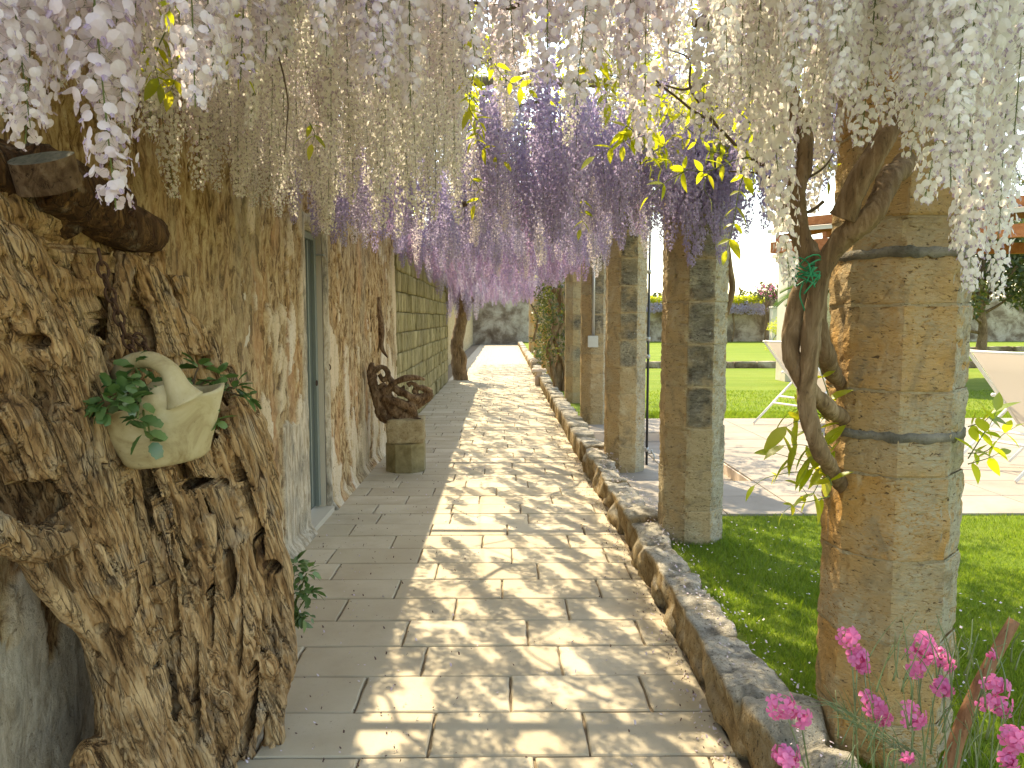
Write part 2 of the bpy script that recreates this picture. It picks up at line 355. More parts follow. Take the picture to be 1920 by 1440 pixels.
M['driftwood'] = m_wood('dark_driftwood', [(0.05, 0.028, 0.016), (0.13, 0.075, 0.04), (0.26, 0.17, 0.10), (0.36, 0.27, 0.18)], (20, 20, 8), 1.0, 0.02, 0.8)
M['sawn'] = m_wood('sawn_grey_wood', [(0.10, 0.10, 0.075), (0.17, 0.165, 0.125), (0.24, 0.22, 0.17)], (20, 20, 20), 0.5)
M['vine'] = m_wood('vine_bark', [(0.10, 0.062, 0.033), (0.23, 0.15, 0.08), (0.40, 0.29, 0.18)], (30, 30, 5), 0.9, 0.008, 0.6)
M['pole'] = m_wood('grey_pole', [(0.14, 0.11, 0.08), (0.24, 0.19, 0.13), (0.34, 0.28, 0.21)], (20, 20, 4), 0.6)
M['stake'] = m_wood('garden_stake', [(0.22, 0.10, 0.05), (0.32, 0.16, 0.085), (0.38, 0.22, 0.13)], (30, 30, 4), 0.5)
M['timber'] = m_wood('stained_timber', [(0.30, 0.095, 0.035), (0.42, 0.15, 0.06), (0.50, 0.21, 0.09)], (12, 2, 12), 0.3, crack=0.3)
M['white_metal'] = m_plain('white_powder_coat', (0.78, 0.78, 0.77), 0.35, 0.0, 0.03)
M['iron'] = m_plain('rusty_iron', (0.085, 0.045, 0.028), 0.7, 0.5, 0.5, 60)
M['dark_metal'] = m_plain('dark_metal', (0.06, 0.065, 0.07), 0.35, 0.7, 0.1)
M['steel'] = m_plain('galvanised_steel', (0.42, 0.43, 0.43), 0.4, 0.6, 0.1)
M['door'] = m_plain('grey_green_paint', (0.085, 0.105, 0.095), 0.45, 0.0, 0.08)
M['door_light'] = m_plain('pale_grey_green_paint', (0.20, 0.235, 0.215), 0.4, 0.0, 0.08)
M['string'] = m_plain('green_twine', (0.01, 0.22, 0.10), 0.6)
M['black'] = m_plain('dark_gap', (0.015, 0.013, 0.011), 0.95)
M['plaster_white'] = m_plain('white_render', (0.55, 0.50, 0.41), 0.9, 0, 0.05, 3)
def m_pot():
    t = NT('old_glazed_ceramic'); v = t.coords(rnd=False); n1 = t.noise(v, 9, 6, 0.65, 0.5); n2 = t.noise(v, 60, 4, 0.6)
    c = t.ramp(n1, [(0.32, (0.27, 0.20, 0.09)), (0.48, (0.44, 0.365, 0.20)), (0.68, (0.54, 0.47, 0.29))])
    c = t.mix(t.ramp(n2, [(0.28, 0.5), (0.34, 0.0)]), c, (0.15, 0.10, 0.05))
    return t.finish(c, 0.55, t.bump(n1, 0.25, 0.006), spec=0.35)
M['pot'] = m_pot()
def m_cloth():
    t = NT('beige_sling_fabric'); return t.thin((0.58, 0.52, 0.44), (0.50, 0.44, 0.36), 0.35, 0.02)
M['cloth'] = m_cloth()
M['leaf_canopy'] = m_leaf('wisteria_leaf', (0.05, 0.11, 0.012), (0.12, 0.17, 0.018), (0.42, 0.52, 0.03), (0.75, 0.70, 0.04), 0.6)
M['leaf_fresh'] = m_leaf('fresh_leaf', (0.15, 0.24, 0.02), (0.25, 0.30, 0.03), (0.60, 0.66, 0.03), (0.80, 0.76, 0.05), 0.6)
M['leaf_succulent'] = m_leaf('fleshy_leaf', (0.05, 0.12, 0.03), (0.15, 0.25, 0.08), (0.05, 0.15, 0.02), (0.10, 0.25, 0.04), 0.2, 0.08)
M['leaf_dark'] = m_leaf('dark_leaf', (0.022, 0.045, 0.012), (0.06, 0.09, 0.02), (0.10, 0.16, 0.02), (0.25, 0.20, 0.04), 0.3, 0.05)
M['leaf_palm'] = m_leaf('palm_leaf', (0.03, 0.08, 0.015), (0.06, 0.13, 0.025), (0.1, 0.22, 0.02), (0.15, 0.28, 0.03), 0.3)
M['leaf_olive'] = m_leaf('thin_grey_leaf', (0.16, 0.22, 0.09), (0.24, 0.29, 0.14), (0.18, 0.26, 0.08), (0.25, 0.32, 0.1), 0.3)
M['grass'] = m_leaf('grass_blade', (0.075, 0.13, 0.014), (0.18, 0.25, 0.035), (0.20, 0.36, 0.02), (0.42, 0.52, 0.05), 0.5, 0.03)
M['pet_white'] = m_petal('cream_petal', (0.90, 0.88, 0.82), (0.85, 0.80, 0.77), (0.90, 0.89, 0.80), (0.86, 0.82, 0.77), 0.5)
M['pet_keel_w'] = m_petal('lilac_keel', (0.72, 0.64, 0.60), (0.42, 0.31, 0.47), (0.72, 0.64, 0.60), (0.44, 0.32, 0.49), 0.4)
M['pet_blush'] = m_petal('blush_petal', (0.86, 0.79, 0.75), (0.78, 0.68, 0.73), (0.86, 0.80, 0.75), (0.79, 0.69, 0.73), 0.5)
M['pet_keel_p'] = m_petal('violet_keel', (0.30, 0.22, 0.42), (0.40, 0.31, 0.50), (0.32, 0.23, 0.45), (0.42, 0.32, 0.52), 0.4)
M['pet_purple'] = m_petal('lavender_petal', (0.60, 0.56, 0.65), (0.43, 0.38, 0.54), (0.64, 0.58, 0.67), (0.46, 0.40, 0.57), 0.5)
M['pet_deep'] = m_petal('violet_petal', (0.50, 0.44, 0.60), (0.36, 0.30, 0.50), (0.52, 0.45, 0.62), (0.38, 0.31, 0.52), 0.5)
M['pet_pink_far'] = m_petal('mauve_petal', (0.46, 0.34, 0.46), (0.31, 0.21, 0.37), (0.50, 0.36, 0.50), (0.33, 0.22, 0.40), 0.5)
M['pet_pink'] = m_petal('hot_pink_petal', (0.80, 0.17, 0.36), (0.76, 0.26, 0.52), (0.80, 0.16, 0.42), (0.75, 0.2, 0.5), 0.45)
M['stem'] = m_plain('green_stem', (0.13, 0.17, 0.05), 0.6)
M['twig'] = m_plain('brown_twig', (0.10, 0.07, 0.04), 0.8)
M['petal_ground'] = m_petal('fallen_petal', (0.80, 0.76, 0.74), (0.62, 0.5, 0.62), (0.7, 0.66, 0.66), (0.5, 0.4, 0.5), 0.2)
M['petal_dry'] = m_plain('dried_petal', (0.12, 0.07, 0.06), 0.9, 0, 0.5)

# ------------------------------------------------------------------ ground and terrain
GZ = 0.13      # level of lawn and terrace
def sheet(name, x0, x1, y0, y1, z, mat):
    b = MB(); b.add([[x0, y0, z], [x1, y0, z], [x1, y1, z], [x0, y1, z]], [(0, 1, 2, 3)]); return structure(obj(name, b.mesh(name, mat)))
sheet('ground', -900, 900, -60, 1500, -0.10, M['soil'])
bm_ = MB(); bm_.box((61.0, 1.21, 0.015), (119.92, 8.42, 0.23)); bm_.box((65.3, 8.07, 0.015), (111.4, 5.296, 0.23)); bm_.box((61.0, 41.36, 0.015), (119.92, 61.28, 0.23))
lawn = structure(obj('lawn', bm_.mesh('lawn', M['lawn'])))

# path: bed and slabs in rows of 0.31 m running back to the far wall
pth = MB(); pth.box((-0.55, 22.5, -0.055), (2.9, 52, 0.08)); path = structure(obj('path', pth.mesh('path', M['joint'])))
slab_meshes = {}
def slab_mesh(L, W, k):
    key = (round(L, 2), k)
    if key in slab_meshes: return slab_meshes[key]
    r = random.Random(k * 31 + int(L * 100)); n = 5
    x, y = L / 2, W / 2; loop = []
    def edge(a, b):
        for i in range(n):
            t = i / n; loop.append([a[0] + (b[0] - a[0]) * t + r.uniform(-.0028, .0028), a[1] + (b[1] - a[1]) * t + r.uniform(-.0028, .0028)])
    c = [(-x, -y), (x, -y), (x, y), (-x, y)]
    for i in range(4): edge(c[i], c[(i + 1) % 4])
    m = len(loop); V = [[p[0], p[1], -0.03] for p in loop] + [[p[0], p[1], -0.005] for p in loop] + [[p[0] * (1 - .006 / x), p[1] * (1 - .006 / y), 0] for p in loop]
    F = [(i, (i + 1) % m, m + (i + 1) % m, m + i) for i in range(m)] + [(m + i, m + (i + 1) % m, 2 * m + (i + 1) % m, 2 * m + i) for i in range(m)] + [tuple(range(2 * m, 3 * m))]
    slab_meshes[key] = mesh_np('paving_slab', V, F, M['path']); return slab_meshes[key]
Y = 1.06; row = 0; count = 0; farb = MB(); XL, XR = -1.405, 0.835
rr = random.Random(3)
while Y < 45.5:
    W = 0.31; off = [0.28, 0.02, 0.38, 0.16][row % 4] + rr.uniform(-.05, .05); x = XL - off
    while x < XR:
        L = rr.choice([0.56, 0.58, 0.60, 0.62]); a, b_ = max(x, XL), min(x + L, XR)
        if b_ - a > 0.05:
            g = 0.010
            if count < 300:
                o = obj('paving_slab', slab_mesh(b_ - a - g, W - 0.009, rr.randrange(3)), path, ((a + b_) / 2, Y + W / 2, rr.uniform(-.002, .003)), (rr.uniform(-.003, .003), rr.uniform(-.003, .003), rr.uniform(-.004, .004))); count += 1
            else: farb.box(((a + b_) / 2, Y + W / 2, -0.012), (b_ - a - g, W - 0.007, 0.03))
        x += L
    Y += W; row += 1
stuff(obj('paving', farb.mesh('paving', M['path']), path))

# ------------------------------------------------------------------ kerb of rough stones
KX = 0.935
kerb = structure(obj('kerb', None)); kerb.location = (KX, 1, 0)
kms = [rough_block('kerb_stone', (0.185, 0.48, 0.29), M['kerb'], 13, 0.10, 5.5, s, 0.5, 5) for s in range(6)]
kml = [rough_block('kerb_stone', (0.23, 0.48, 0.30), M['kerb'], 3, 0.035, 6, s, 0.55, 2) for s in range(4)]
Y = 1.3; k = 0; rr = random.Random(5)
while Y < 45:
    L = rr.uniform(0.36, 0.58)
    me = kms[k % 6] if Y < 8 else kml[k % 4]
    obj('kerb_stone', me, kerb, (rr.uniform(-.012, .012), Y + L / 2 - 1, 0.055 + rr.uniform(-.012, .02)), (rr.uniform(-.03, .03), rr.uniform(-.05, .05), rr.choice((0, math.pi)) + rr.uniform(-.03, .03)), (rr.uniform(.95, 1.08), (L + 0.02) / 0.48, rr.uniform(.95, 1.08)))
    Y += L; k += 1
# ------------------------------------------------------------------ left wall : plaster, door opening, ashlar
WX = -1.41; WH = 3.0; DY0, DY1, DZ = 5.47, 6.12, 2.22
def plaster_wall():
    st = 0.0145
    ys = np.arange(0.9, 9.92, st); zs = np.arange(-0.02, WH + 0.001, st)
    YY, ZZ = np.meshgrid(ys, zs); n = YY.size; y = YY.ravel(); z = ZZ.ravel()
    p = np.stack([y, z * 0.42, np.zeros(n)], 1)
    warp = fbm(p * 2.2, 3, 5)
    p2 = p + np.stack([warp * 0.22, warp * 0.15, 0 * warp], 1)
    a = fbm(p2 * 5.5, 6, 11, 0.6)
    # coats: sound plaster where a is high; flaked where low
    low = np.clip((1.0 - z) * 0.10, -0.2, 0.1)
    thr = np.where((y > 2.9) & (y < 5.3), 0.22, 0.11) + 0.12 * fbm(p * 1.1, 2, 40)
    lay = np.clip((a - thr + low) / 0.05, 0, 1)
    # grey cement patch low beside the door
    patch = ((y > 4.9 + 0.15 * fbm(p * 6, 3, 77)) & (z < 0.90 + 0.2 * fbm(p * 5, 3, 78) - (5.3 - y) * 0.2) & (y < 5.6)).astype(float)
    patch2 = ((y < 2.85 + .5 * fbm(p * 7, 5, 79)) & (z < 0.80 + 0.6 * fbm(p * 6, 5, 80))).astype(float) * 0.75
    dd = np.maximum(np.maximum(DY0 - y, y - DY1), z - DZ)
    band = np.clip((0.085 + 0.025 * fbm(p * 9, 3, 9) - dd) / 0.02, 0, 1)
    stc = np.maximum(np.maximum(patch, patch2), band)
    lay = np.maximum(lay, stc)
    h = lay * 0.016 + fbm(p2 * 16, 5, 21, 0.65) * 0.024 * (1 - 0.75 * lay) + fbm(p * 1.6, 3, 31) * 0.03 * np.clip(dd / 0.2, 0, 1)
    pits = fbm(p * np.array([30, 30, 1]), 3, 33); h -= np.clip(pits - 0.3, 0, 1) * 0.05 * (1 - lay)
    # skirting fillet at the foot
    foot = np.clip(0.075 - z, 0, 1); h = h * (1 - np.clip(foot * 14, 0, 1)) + foot * 0.85
    V = np.stack([WX + h, y, z], 1)
    nz, ny = YY.shape; idx = np.arange(n).reshape(nz, ny)
    F = np.stack([idx[:-1, :-1], idx[:-1, 1:], idx[1:, 1:], idx[1:, :-1]], -1).reshape(-1, 4)
    cy = y[F].mean(1); cz = z[F].mean(1); keep = ~((cy > DY0) & (cy < DY1) & (cz < DZ) & (cz > 0.03)); F = F[keep]
    # pull border vertices back into the opening
    bnd = (dd < 0.0); V[bnd, 0] = WX - 0.02
    me = mesh_np('plaster_face', V, F, M['wall'], True)
    for nm, arr in (('layer', lay), ('stucco', stc)):
        at = me.attributes.new(nm, 'FLOAT', 'POINT'); at.data.foreach_set('value', arr.astype(np.float32))
    return me
wall = thing('plastered_wall', 'tall weathered plaster wall on the left with flaking ochre and cream coats', 'wall', (0, 0, 0))
obj('plaster_face', plaster_wall(), wall)
b = MB()
b.box((-1.64, (0.9 + DY0) / 2, WH / 2 - 0.01), (0.41, DY0 - 0.9, WH)); b.box((-1.64, (DY1 + 9.92) / 2, WH / 2 - 0.01), (0.41, 9.92 - DY1, WH))
b.box((-1.64, (DY0 + DY1) / 2, (DZ + WH) / 2 - .01), (0.41, DY1 - DY0 - .004, WH - DZ)); b.box((-1.50, (DY0 + DY1) / 2, 0.015), (0.26, DY1 - DY0 - 0.004, 0.05))
obj('wall_core', b.mesh('wall_core', M['plaster_white']), wall)
b = MB()      # coping
b.box((-1.63, 5.4, WH + 0.03), (0.50, 9.0, 0.08)); obj('coping', b.mesh('coping', M['pale_stone']), wall)
# door set in the wall
door = thing('metal_door', 'narrow grey-green metal door set back in the plaster wall', 'door', (-1.515, (DY0 + DY1) / 2, 0.045))
b = MB(); b.box((0.0, 0, 1.07), (0.03, 0.50, 2.10)); obj('door_leaf', b.mesh('door_leaf', M['door']), door)
b = MB(); b.box((0.012, 0.285, 1.08), (0.055, 0.065, 2.14)); b.box((0.012, -0.285, 1.08), (0.055, 0.065, 2.14)); b.box((0.012, 0, 2.13), (0.053, 0.50, 0.05)); obj('door_frame', b.mesh('door_frame', M['door_light']), door)
b = MB(); b.box((0.022, 0.10, 1.07), (0.014, 0.030, 2.05)); b.box((0.022, -0.12, 0.55), (0.014, 0.34, 0.03)); obj('moulding', b.mesh('moulding', M['door_light']), door)
b = MB(); th = np.linspace(0, 2 * math.pi, 14); b.tube(np.stack([0.05 + 0 * th, 0.22 + .02 * np.cos(th), 1.0 + .02 * np.sin(th)], 1), 0.004, 6); obj('door_ring', b.mesh('door_ring', M['iron']), door)
b = MB(); b.tube([[0.02, 0.31, 2.0], [0.10, 0.30, 2.0], [0.13, 0.2, 1.99]], 0.008, 6); obj('door_stay', b.mesh('door_stay', M['steel']), door)
ring = thing('wall_ring', 'small iron ring fixed to the pale door jamb', 'ring', (-1.40, 5.93, 0))
b = MB(); th = np.linspace(0, 2 * math.pi, 16); b.tube(np.stack([.015 * np.sin(th), 0.22 + .0 * th, 1.16 + .022 * np.cos(th)], 1), 0.005, 6)
obj('ring', b.mesh('ring', M['iron']), ring)
b = MB(); b.tube([[-0.02, 0.22, 1.182], [0.006, 0.22, 1.182]], 0.006, 6); obj('hook', b.mesh('hook', M['iron']), ring)

# ashlar wall beyond
aw = thing('ashlar_wall', 'mossy wall of large tooled stone blocks beyond the plaster', 'wall', (WX, 9.92, 0))
b = MB(); b.box((-0.25, 4.6, 1.43), (0.42, 9.24, 2.9)); obj('wall_core', b.mesh('wall_core', M['mortar']), aw)
ams = [rough_block('stone_block', (0.10, 0.52, 0.27), M['ashlar'], 5, 0.018, 9, s, 0.25, 3) for s in range(6)]
rr = random.Random(8); z = 0.0; r_ = 0
while z < 2.9:
    hgt = 0.272; y = -0.26 * (r_ % 2)
    while y < 9.2:
        L = rr.uniform(0.44, 0.62); a, c_ = max(y, 0), min(y + L, 9.2)
        if c_ - a > 0.08:
            obj('stone_block', ams[rr.randrange(6)], aw, (-0.025 + rr.uniform(-.014, .014), (a + c_) / 2, z + hgt / 2), (0, rr.choice((0, math.pi)), rr.uniform(-.02, .02)), (1, (c_ - a - .008) / 0.52, (hgt - .006) / .27))
        y += L
    z += hgt; r_ += 1
# far left boundary and end wall
fw = thing('end_wall', 'patchy old rubble wall closing the far end of the path', 'wall', (-0.6, 46.3, 0))
def rough_wall(L, H, T, seed, mat, st=0.16, amp=0.05):
    nx = int(L / st) + 1; nz = int(H / st) + 1; X, Z = np.meshgrid(np.linspace(-L / 2, L / 2, nx), np.linspace(0, H, nz))
    p = np.stack([X.ravel(), Z.ravel(), 0 * X.ravel()], 1); d = fbm(p * 1.7, 4, seed) * amp
    top = (Z.ravel() > H - 1e-6) * fbm(p * 1.1, 2, seed + 3) * 0.12
    V1 = np.stack([p[:, 0], -T / 2 + d, p[:, 1] + top], 1); V2 = np.stack([p[:, 0], T / 2 + 0 * d, p[:, 1] + top], 1); n = nx * nz; I = np.arange(n).reshape(nz, nx)
    F = [(I[i, j], I[i, j + 1], I[i + 1, j + 1], I[i + 1, j]) for i in range(nz - 1) for j in range(nx - 1)]
    F += [tuple(n + q for q in f[::-1]) for f in F]
    F += [(I[-1, j], I[-1, j + 1], n + I[-1, j + 1], n + I[-1, j]) for j in range(nx - 1)]
    F += [(I[i + 1, 0], n + I[i + 1, 0], n + I[i, 0], I[i, 0]) for i in range(nz - 1)] + [(I[i, -1], n + I[i, -1], n + I[i + 1, -1], I[i + 1, -1]) for i in range(nz - 1)]
    return mesh_np('wall_body', np.concatenate([V1, V2]), F, mat, True)
obj('wall_body', rough_wall(5.6, 3.1, 0.5, 1, M['farwall']), fw)
gw = thing('garden_wall', 'long brownish rubble wall at the back of the lawn', 'wall', (32.2, 47.4, GZ))
obj('wall_body', rough_wall(60, 2.75, 0.5, 4, M['farwall'], 0.3, 0.08), gw)
lw = thing('side_wall', 'pale set-back wall beyond the leaning wisteria trunk', 'wall', (-2.05, 33, 0), (0, 0, R(90)))
obj('wall_body', rough_wall(25.8, 2.9, 0.4, 9, M['block'], 0.25, 0.05), lw)
sheet('verge', -2.4, -1.99, 19.5, 46, 0.0, M['soil'])

# ------------------------------------------------------------------ octagonal columns of stone drums
RAD = 0.192
def drum_mesh(H, seed, dense, stain):
    V = []; F = []; nc = 11 if dense else 2; nz = 18 if dense else 2
    ap = RAD; Rr = ap / math.cos(math.pi / 8); corners = [(Rr * math.cos(math.pi / 8 + i * math.pi / 4), Rr * math.sin(math.pi / 8 + i * math.pi / 4)) for i in range(8)]
    loop = []
    for i in range(8):
        a, c_ = corners[i], corners[(i + 1) % 8]
        for j in range(nc): t = j / nc; loop.append((a[0] + (c_[0] - a[0]) * t, a[1] + (c_[1] - a[1]) * t))
    m = len(loop); zs = np.linspace(0, H, nz + 1)
    e = 0.0035 if dense else 0.003
    zs = np.concatenate([[0], [0.006], zs[1:-1], [H - 0.006], [H]])
    for zi, z in enumerate(zs):
        k = 1 - (e / RAD if zi in (0, len(zs) - 1) else 0)
        for p in loop: V.append([p[0] * k, p[1] * k, z])
    V = np.array(V); q = fbm(V * np.array([7, 7, 9]) + seed * 5.3, 4, seed) * (0.012 if dense else 0.006)
    if dense: q = q + fbm(V * np.array([26, 26, 38]) + seed * 3.3, 4, seed + 30, .6) * .0045 - np.clip(fbm(V * np.array([34, 34, 55]) + seed, 2, seed + 40) - .42, 0, 1) * .04
    rr_ = np.linalg.norm(V[:, :2], axis=1); chip = np.clip(fbm(V * 11 + seed * 3.1, 3, seed + 60) - 0.05, 0, 1) * np.clip((rr_ - RAD * 1.04) / 0.01, 0, 1) * 0.05
    V[:, 0] *= (1 + (q - chip) / rr_); V[:, 1] *= (1 + (q - chip) / rr_)
    nr = len(zs)
    F = [(i * m + j, i * m + (j + 1) % m, (i + 1) * m + (j + 1) % m, (i + 1) * m + j) for i in range(nr - 1) for j in range(m)]
    F.append(tuple(range(m - 1, -1, -1))); F.append(tuple((nr - 1) * m + j for j in range(m)))
    me = mesh_np('stone_drum', V, F, M['column'], False)
    ang = (np.degrees(np.arctan2(V[:, 1], V[:, 0])) + 360) % 360
    # black crust sits mostly on the face towards the path's start
    s = stain * np.clip(1 - np.abs(((ang - 270 + 180) % 360) - 180) / 25, 0, 1) ** 0.35
    s = s * np.clip(np.minimum(V[:, 2], H - V[:, 2]) / 0.03 + 0.2, 0, 1)
    at = me.attributes.new('stain', 'FLOAT', 'POINT'); at.data.foreach_set('value', s.astype(np.float32))
    at = me.attributes.new('honey', 'FLOAT', 'POINT'); at.data.foreach_set('value', np.full(len(V), 1.0 if seed < 2 else 0.12, np.float32)); return me
DH = 0.262; MH = 0.003
dm = {(k, d): drum_mesh(DH - MH, k, d, s) for k, s in enumerate([0.0, 0.15, 0.9, 1.0, 0.05]) for d in (True, False)}
mort = MB()
Vc = [(0.1895 / math.cos(math.pi / 8) * math.cos(math.pi / 8 + i * math.pi / 4), 0.1895 / math.cos(math.pi / 8) * math.sin(math.pi / 8 + i * math.pi / 4)) for i in range(8)]
def column(x, Y, z0, label, dense, stains, n=11, band=()):
    c = thing('stone_column', label, 'column', (x, Y, z0), group='octagonal stone columns of the pergola')
    z = 0
    r = random.Random(int(Y * 10))
    mo = MB(); zz = 0
    for i in range(n):
        o = obj('stone_drum', dm[(stains[i % len(stains)], dense)], c, (r.uniform(-.002, .002), r.uniform(-.002, .002), i * DH), (0, 0, 0))
        if i:
            V = [[p[0] * 1.0, p[1] * 1.0, i * DH - MH - .004 + q] for q in (0, MH + .008) for p in Vc]
            mo.add(V, [(j, (j + 1) % 8, 8 + (j + 1) % 8, 8 + j) for j in range(8)])
    obj('mortar_joint', mo.mesh('mortar_joint', M['column']), c)
    for h in band:      # thick grey cement repair bands, ragged edged
        k = 72; V = []
        for q, s_ in ((-1, 0.99), (-1, 1.012), (1, 1.012), (1, 0.99)):
            for j in range(k):
                a = 2 * math.pi * j / k; rad = RAD / math.cos(((a + math.pi / 8) % (math.pi / 4)) - math.pi / 8) * s_
                e = fbm(np.array([[math.cos(a) * 5, math.sin(a) * 5, q * 3 + h]]) * 2, 3, 5)[0] * 0.012
                V.append([rad * math.cos(a), rad * math.sin(a), h + q * 0.014 + e * 1.3])
        F = [(i * k + j, i * k + (j + 1) % k, (i + 1) * k + (j + 1) % k, (i + 1) * k + j) for i in range(3) for j in range(k)]
        obj('cement_band', mesh_np('cement_band', V, F, M['mortar'], True), c)
    return c
def zat(py, d): return P(960, py, d)[2]
CY = [2.48, 4.92, 7.62, 10.30, 13.0, 15.7, 18.4, 21.1, 26.5, 32]
column(1.272, CY[0], 0.02, 'nearest and thickest-looking stone column, grey cement bands, vine stems on its left', True, [0, 1, 0, 1, 0, 0, 1], 11, (zat(822, 2.30) - .02, zat(472, 2.30) - .02))
column(1.215, CY[1], 0.08, 'column with a row of square black stains standing where the lawn meets the kerb', True, [4, 4, 4, 2, 3, 3, 3, 3, 3, 2, 2])
column(1.205, CY[2], 0.03, 'column with blotched stained top blocks beside the dark shower pipe', True, [4, 4, 4, 4, 2, 3, 2, 3, 3, 2, 2])
column(1.225, CY[3], 0.03, 'column carrying the small grey electric box and conduit', True, [4, 4, 4, 4, 4, 2, 2, 3, 2, 2, 2])
column(1.225, CY[4], 0.05, 'fifth column along the kerb, with a green-grey tint and square shoulders', False, [4, 4, 4, 2, 4, 2])
column(1.225, CY[5], 0.05, 'column hidden under dark twisting vine stems', False, [2, 3, 2])
column(1.225, CY[6], 0.05, 'column just behind the small terracotta stool', False, [1, 2, 0])
column(1.225, CY[7], 0.05, 'pale grey column standing behind the low stone trough', False, [0, 1, 2])
column(1.225, CY[8], 0.05, 'second farthest column, leafy shoots around it', False, [1, 2])
column(1.225, CY[9], 0.05, 'farthest column, slim and pinkish beside the end wall', False, [0, 0, 1])

# ------------------------------------------------------------------ pergola poles
perg = thing('pergola', 'weathered wooden pole pergola carrying the wisteria over the path', 'pergola', (0, 0, 0))
for i, y in enumerate([0.2] + CY[:8] + [24, 26.5]):
    b = MB(); b.tube(spline([[-1.7, y + .05, 3.06], [-.5, y, 3.02], [.6, y - .03, 3.0], [1.45, y, 2.97]], 3), 0.03, 7, rough=.06, seed=i); obj('cross_pole', b.mesh('cross_pole', M['pole'], True), perg)
for i, x in enumerate((-1.0, -0.45, 0.1, 0.65, 1.2)):
    for j, (a, c_) in enumerate(((0.0, 7.6), (7.5, 15.6), (15.5, 27))):
        b = MB(); b.tube([[x + .03 * math.sin(t * 2.1 + i), t, 3.08 + .03 * math.sin(t * 1.3 + i)] for t in np.linspace(a, c_, 14)], 0.003, 5); obj('wire', b.mesh('wire', M['steel'], True), perg)

# ------------------------------------------------------------------ terrace
ter = structure(obj('terrace', None)); ter.location = (0, 0, 0)
BX0, BX1, BY0, BY1 = 1.06, 2.16, 6.55, 9.40            # sunken basin by the columns
b = MB(); b.box(((1.06 + 9.6) / 2, (5.42 + BY0) / 2, 0.05), (8.54, BY0 - 5.42, 0.16)); b.box(((BX1 + 9.6) / 2, (BY0 + BY1) / 2, 0.05), (9.6 - BX1, BY1 - BY0, 0.16)); b.box(((1.06 + 9.6) / 2, (BY1 + 10.72) / 2, 0.05), (8.54, 10.72 - BY1, 0.16))
b.box(((BX0 + BX1) / 2, (BY0 + BY1) / 2, -0.02), (BX1 - BX0, BY1 - BY0, 0.10))
obj('terrace_bed', b.mesh('terrace_bed', M['joint']), ter)
def tile_me(lx, ly):
    b = MB(); b.box((0, 0, 0), (lx, ly, 0.02), ch=0.003); return b.mesh('terrace_tile', M['tile'])
tmeshes = {}
def tile(x0, x1, y0, y1, z):
    g = 0.009; lx, ly = round(x1 - x0 - g, 3), round(y1 - y0 - g, 3)
    if lx < 0.03 or ly < 0.03: return
    if (lx, ly) not in tmeshes: tmeshes[(lx, ly)] = tile_me(lx, ly)
    obj('terrace_tile', tmeshes[(lx, ly)], ter, ((x0 + x1) / 2, (y0 + y1) / 2, z))
TX = [1.06, 1.61, 2.16] + [2.16 + 0.9 * i for i in range(1, 9)]
TYY = [5.42, 5.98, 6.55, 7.12, 7.69, 8.26, 8.83, 9.40, 10.06, 10.72]
for i in range(len(TX) - 1):
    for j in range(len(TYY) - 1):
        if TX[i + 1] <= BX1 + .01 and TYY[j] >= BY0 - .01 and TYY[j + 1] <= BY1 + .01: tile(TX[i], TX[i + 1], TYY[j], TYY[j + 1], 0.03)
        else: tile(TX[i], TX[i + 1], TYY[j], TYY[j + 1], 0.137)
M['blush_stone'] = m_rock('blush_riser', [(0.55, 0.44, 0.35), (0.62, 0.50, 0.41), (0.66, 0.55, 0.46)], 3, bump=0.1, pits=0.1)
b = MB(); b.box((BX1 - 0.008, (BY0 + BY1) / 2, 0.085), (0.012, BY1 - BY0 - .02, 0.10)); b.box(((BX0 + BX1) / 2, BY1 - 0.008, 0.085), (BX1 - BX0 - .03, 0.012, 0.10)); obj('basin_riser', b.mesh('basin_riser', M['blush_stone']), ter)
# cut lawn away under the terrace: lawn top lies 4 mm lower than the terrace bed everywhere it crosses

# low stone edgings across the lawn
def edging(x0, x1, y, h, label, seed):
    e = thing('stone_edging', label, 'low wall', ((x0 + x1) / 2, y, GZ)); r = random.Random(seed); x = x0
    ms = [rough_block('edging_stone', (0.5, 0.26, h), M['farwall'], 2, 0.03, 5, seed + s, 0.35, 2) for s in range(3)]
    while x < x1:
        L = r.uniform(.35, .7); obj('edging_stone', ms[r.randrange(3)], e, (x + L / 2 - (x0 + x1) / 2, r.uniform(-.02, .02), h / 2 - .02), (0, 0, r.choice((0, math.pi))), (L / 0.5, 1, r.uniform(.85, 1.15))); x += L
edging(1.6, 24, 22.0, 0.20, 'low dark stone edging crossing the lawn behind the sunbeds', 3)
edging(14, 40, 33.0, 0.22, 'pale low stone edging farther back on the lawn at right', 9)

# ------------------------------------------------------------------ wooden driftwood stump (foreground left)
def D0(px): return 1.86 + np.clip(px, -150, 600) / 550 * 0.86
def SP(px, py, fwd=0.0):
    px = float(px); return P(px, py, D0(px) - fwd)
def px2m(px): return D0(px) / FPX
mbs = MB()
def strand(pl, seed=0, fwd0=0.0, per=5, flat=1.0, wig=0.006, n=8):
    """pl: list of (px,py,radius_px,forward_m)"""
    a = np.array([list(SP(p[0], p[1], p[3] + fwd0)) + [p[2] * px2m(p[0])] for p in pl]); s = spline(a, per)
    pts = s[:, :3]; pts = pts + np.stack([fbm(pts * 9 + seed, 3, seed + i) for i in range(3)], 1) * wig
    rad = s[:, 3] * (1 + 0.22 * fbm(pts * 11, 3, seed + 5)); mbs.tube(pts, list(np.maximum(rad, 0.004)), n, flat=flat)
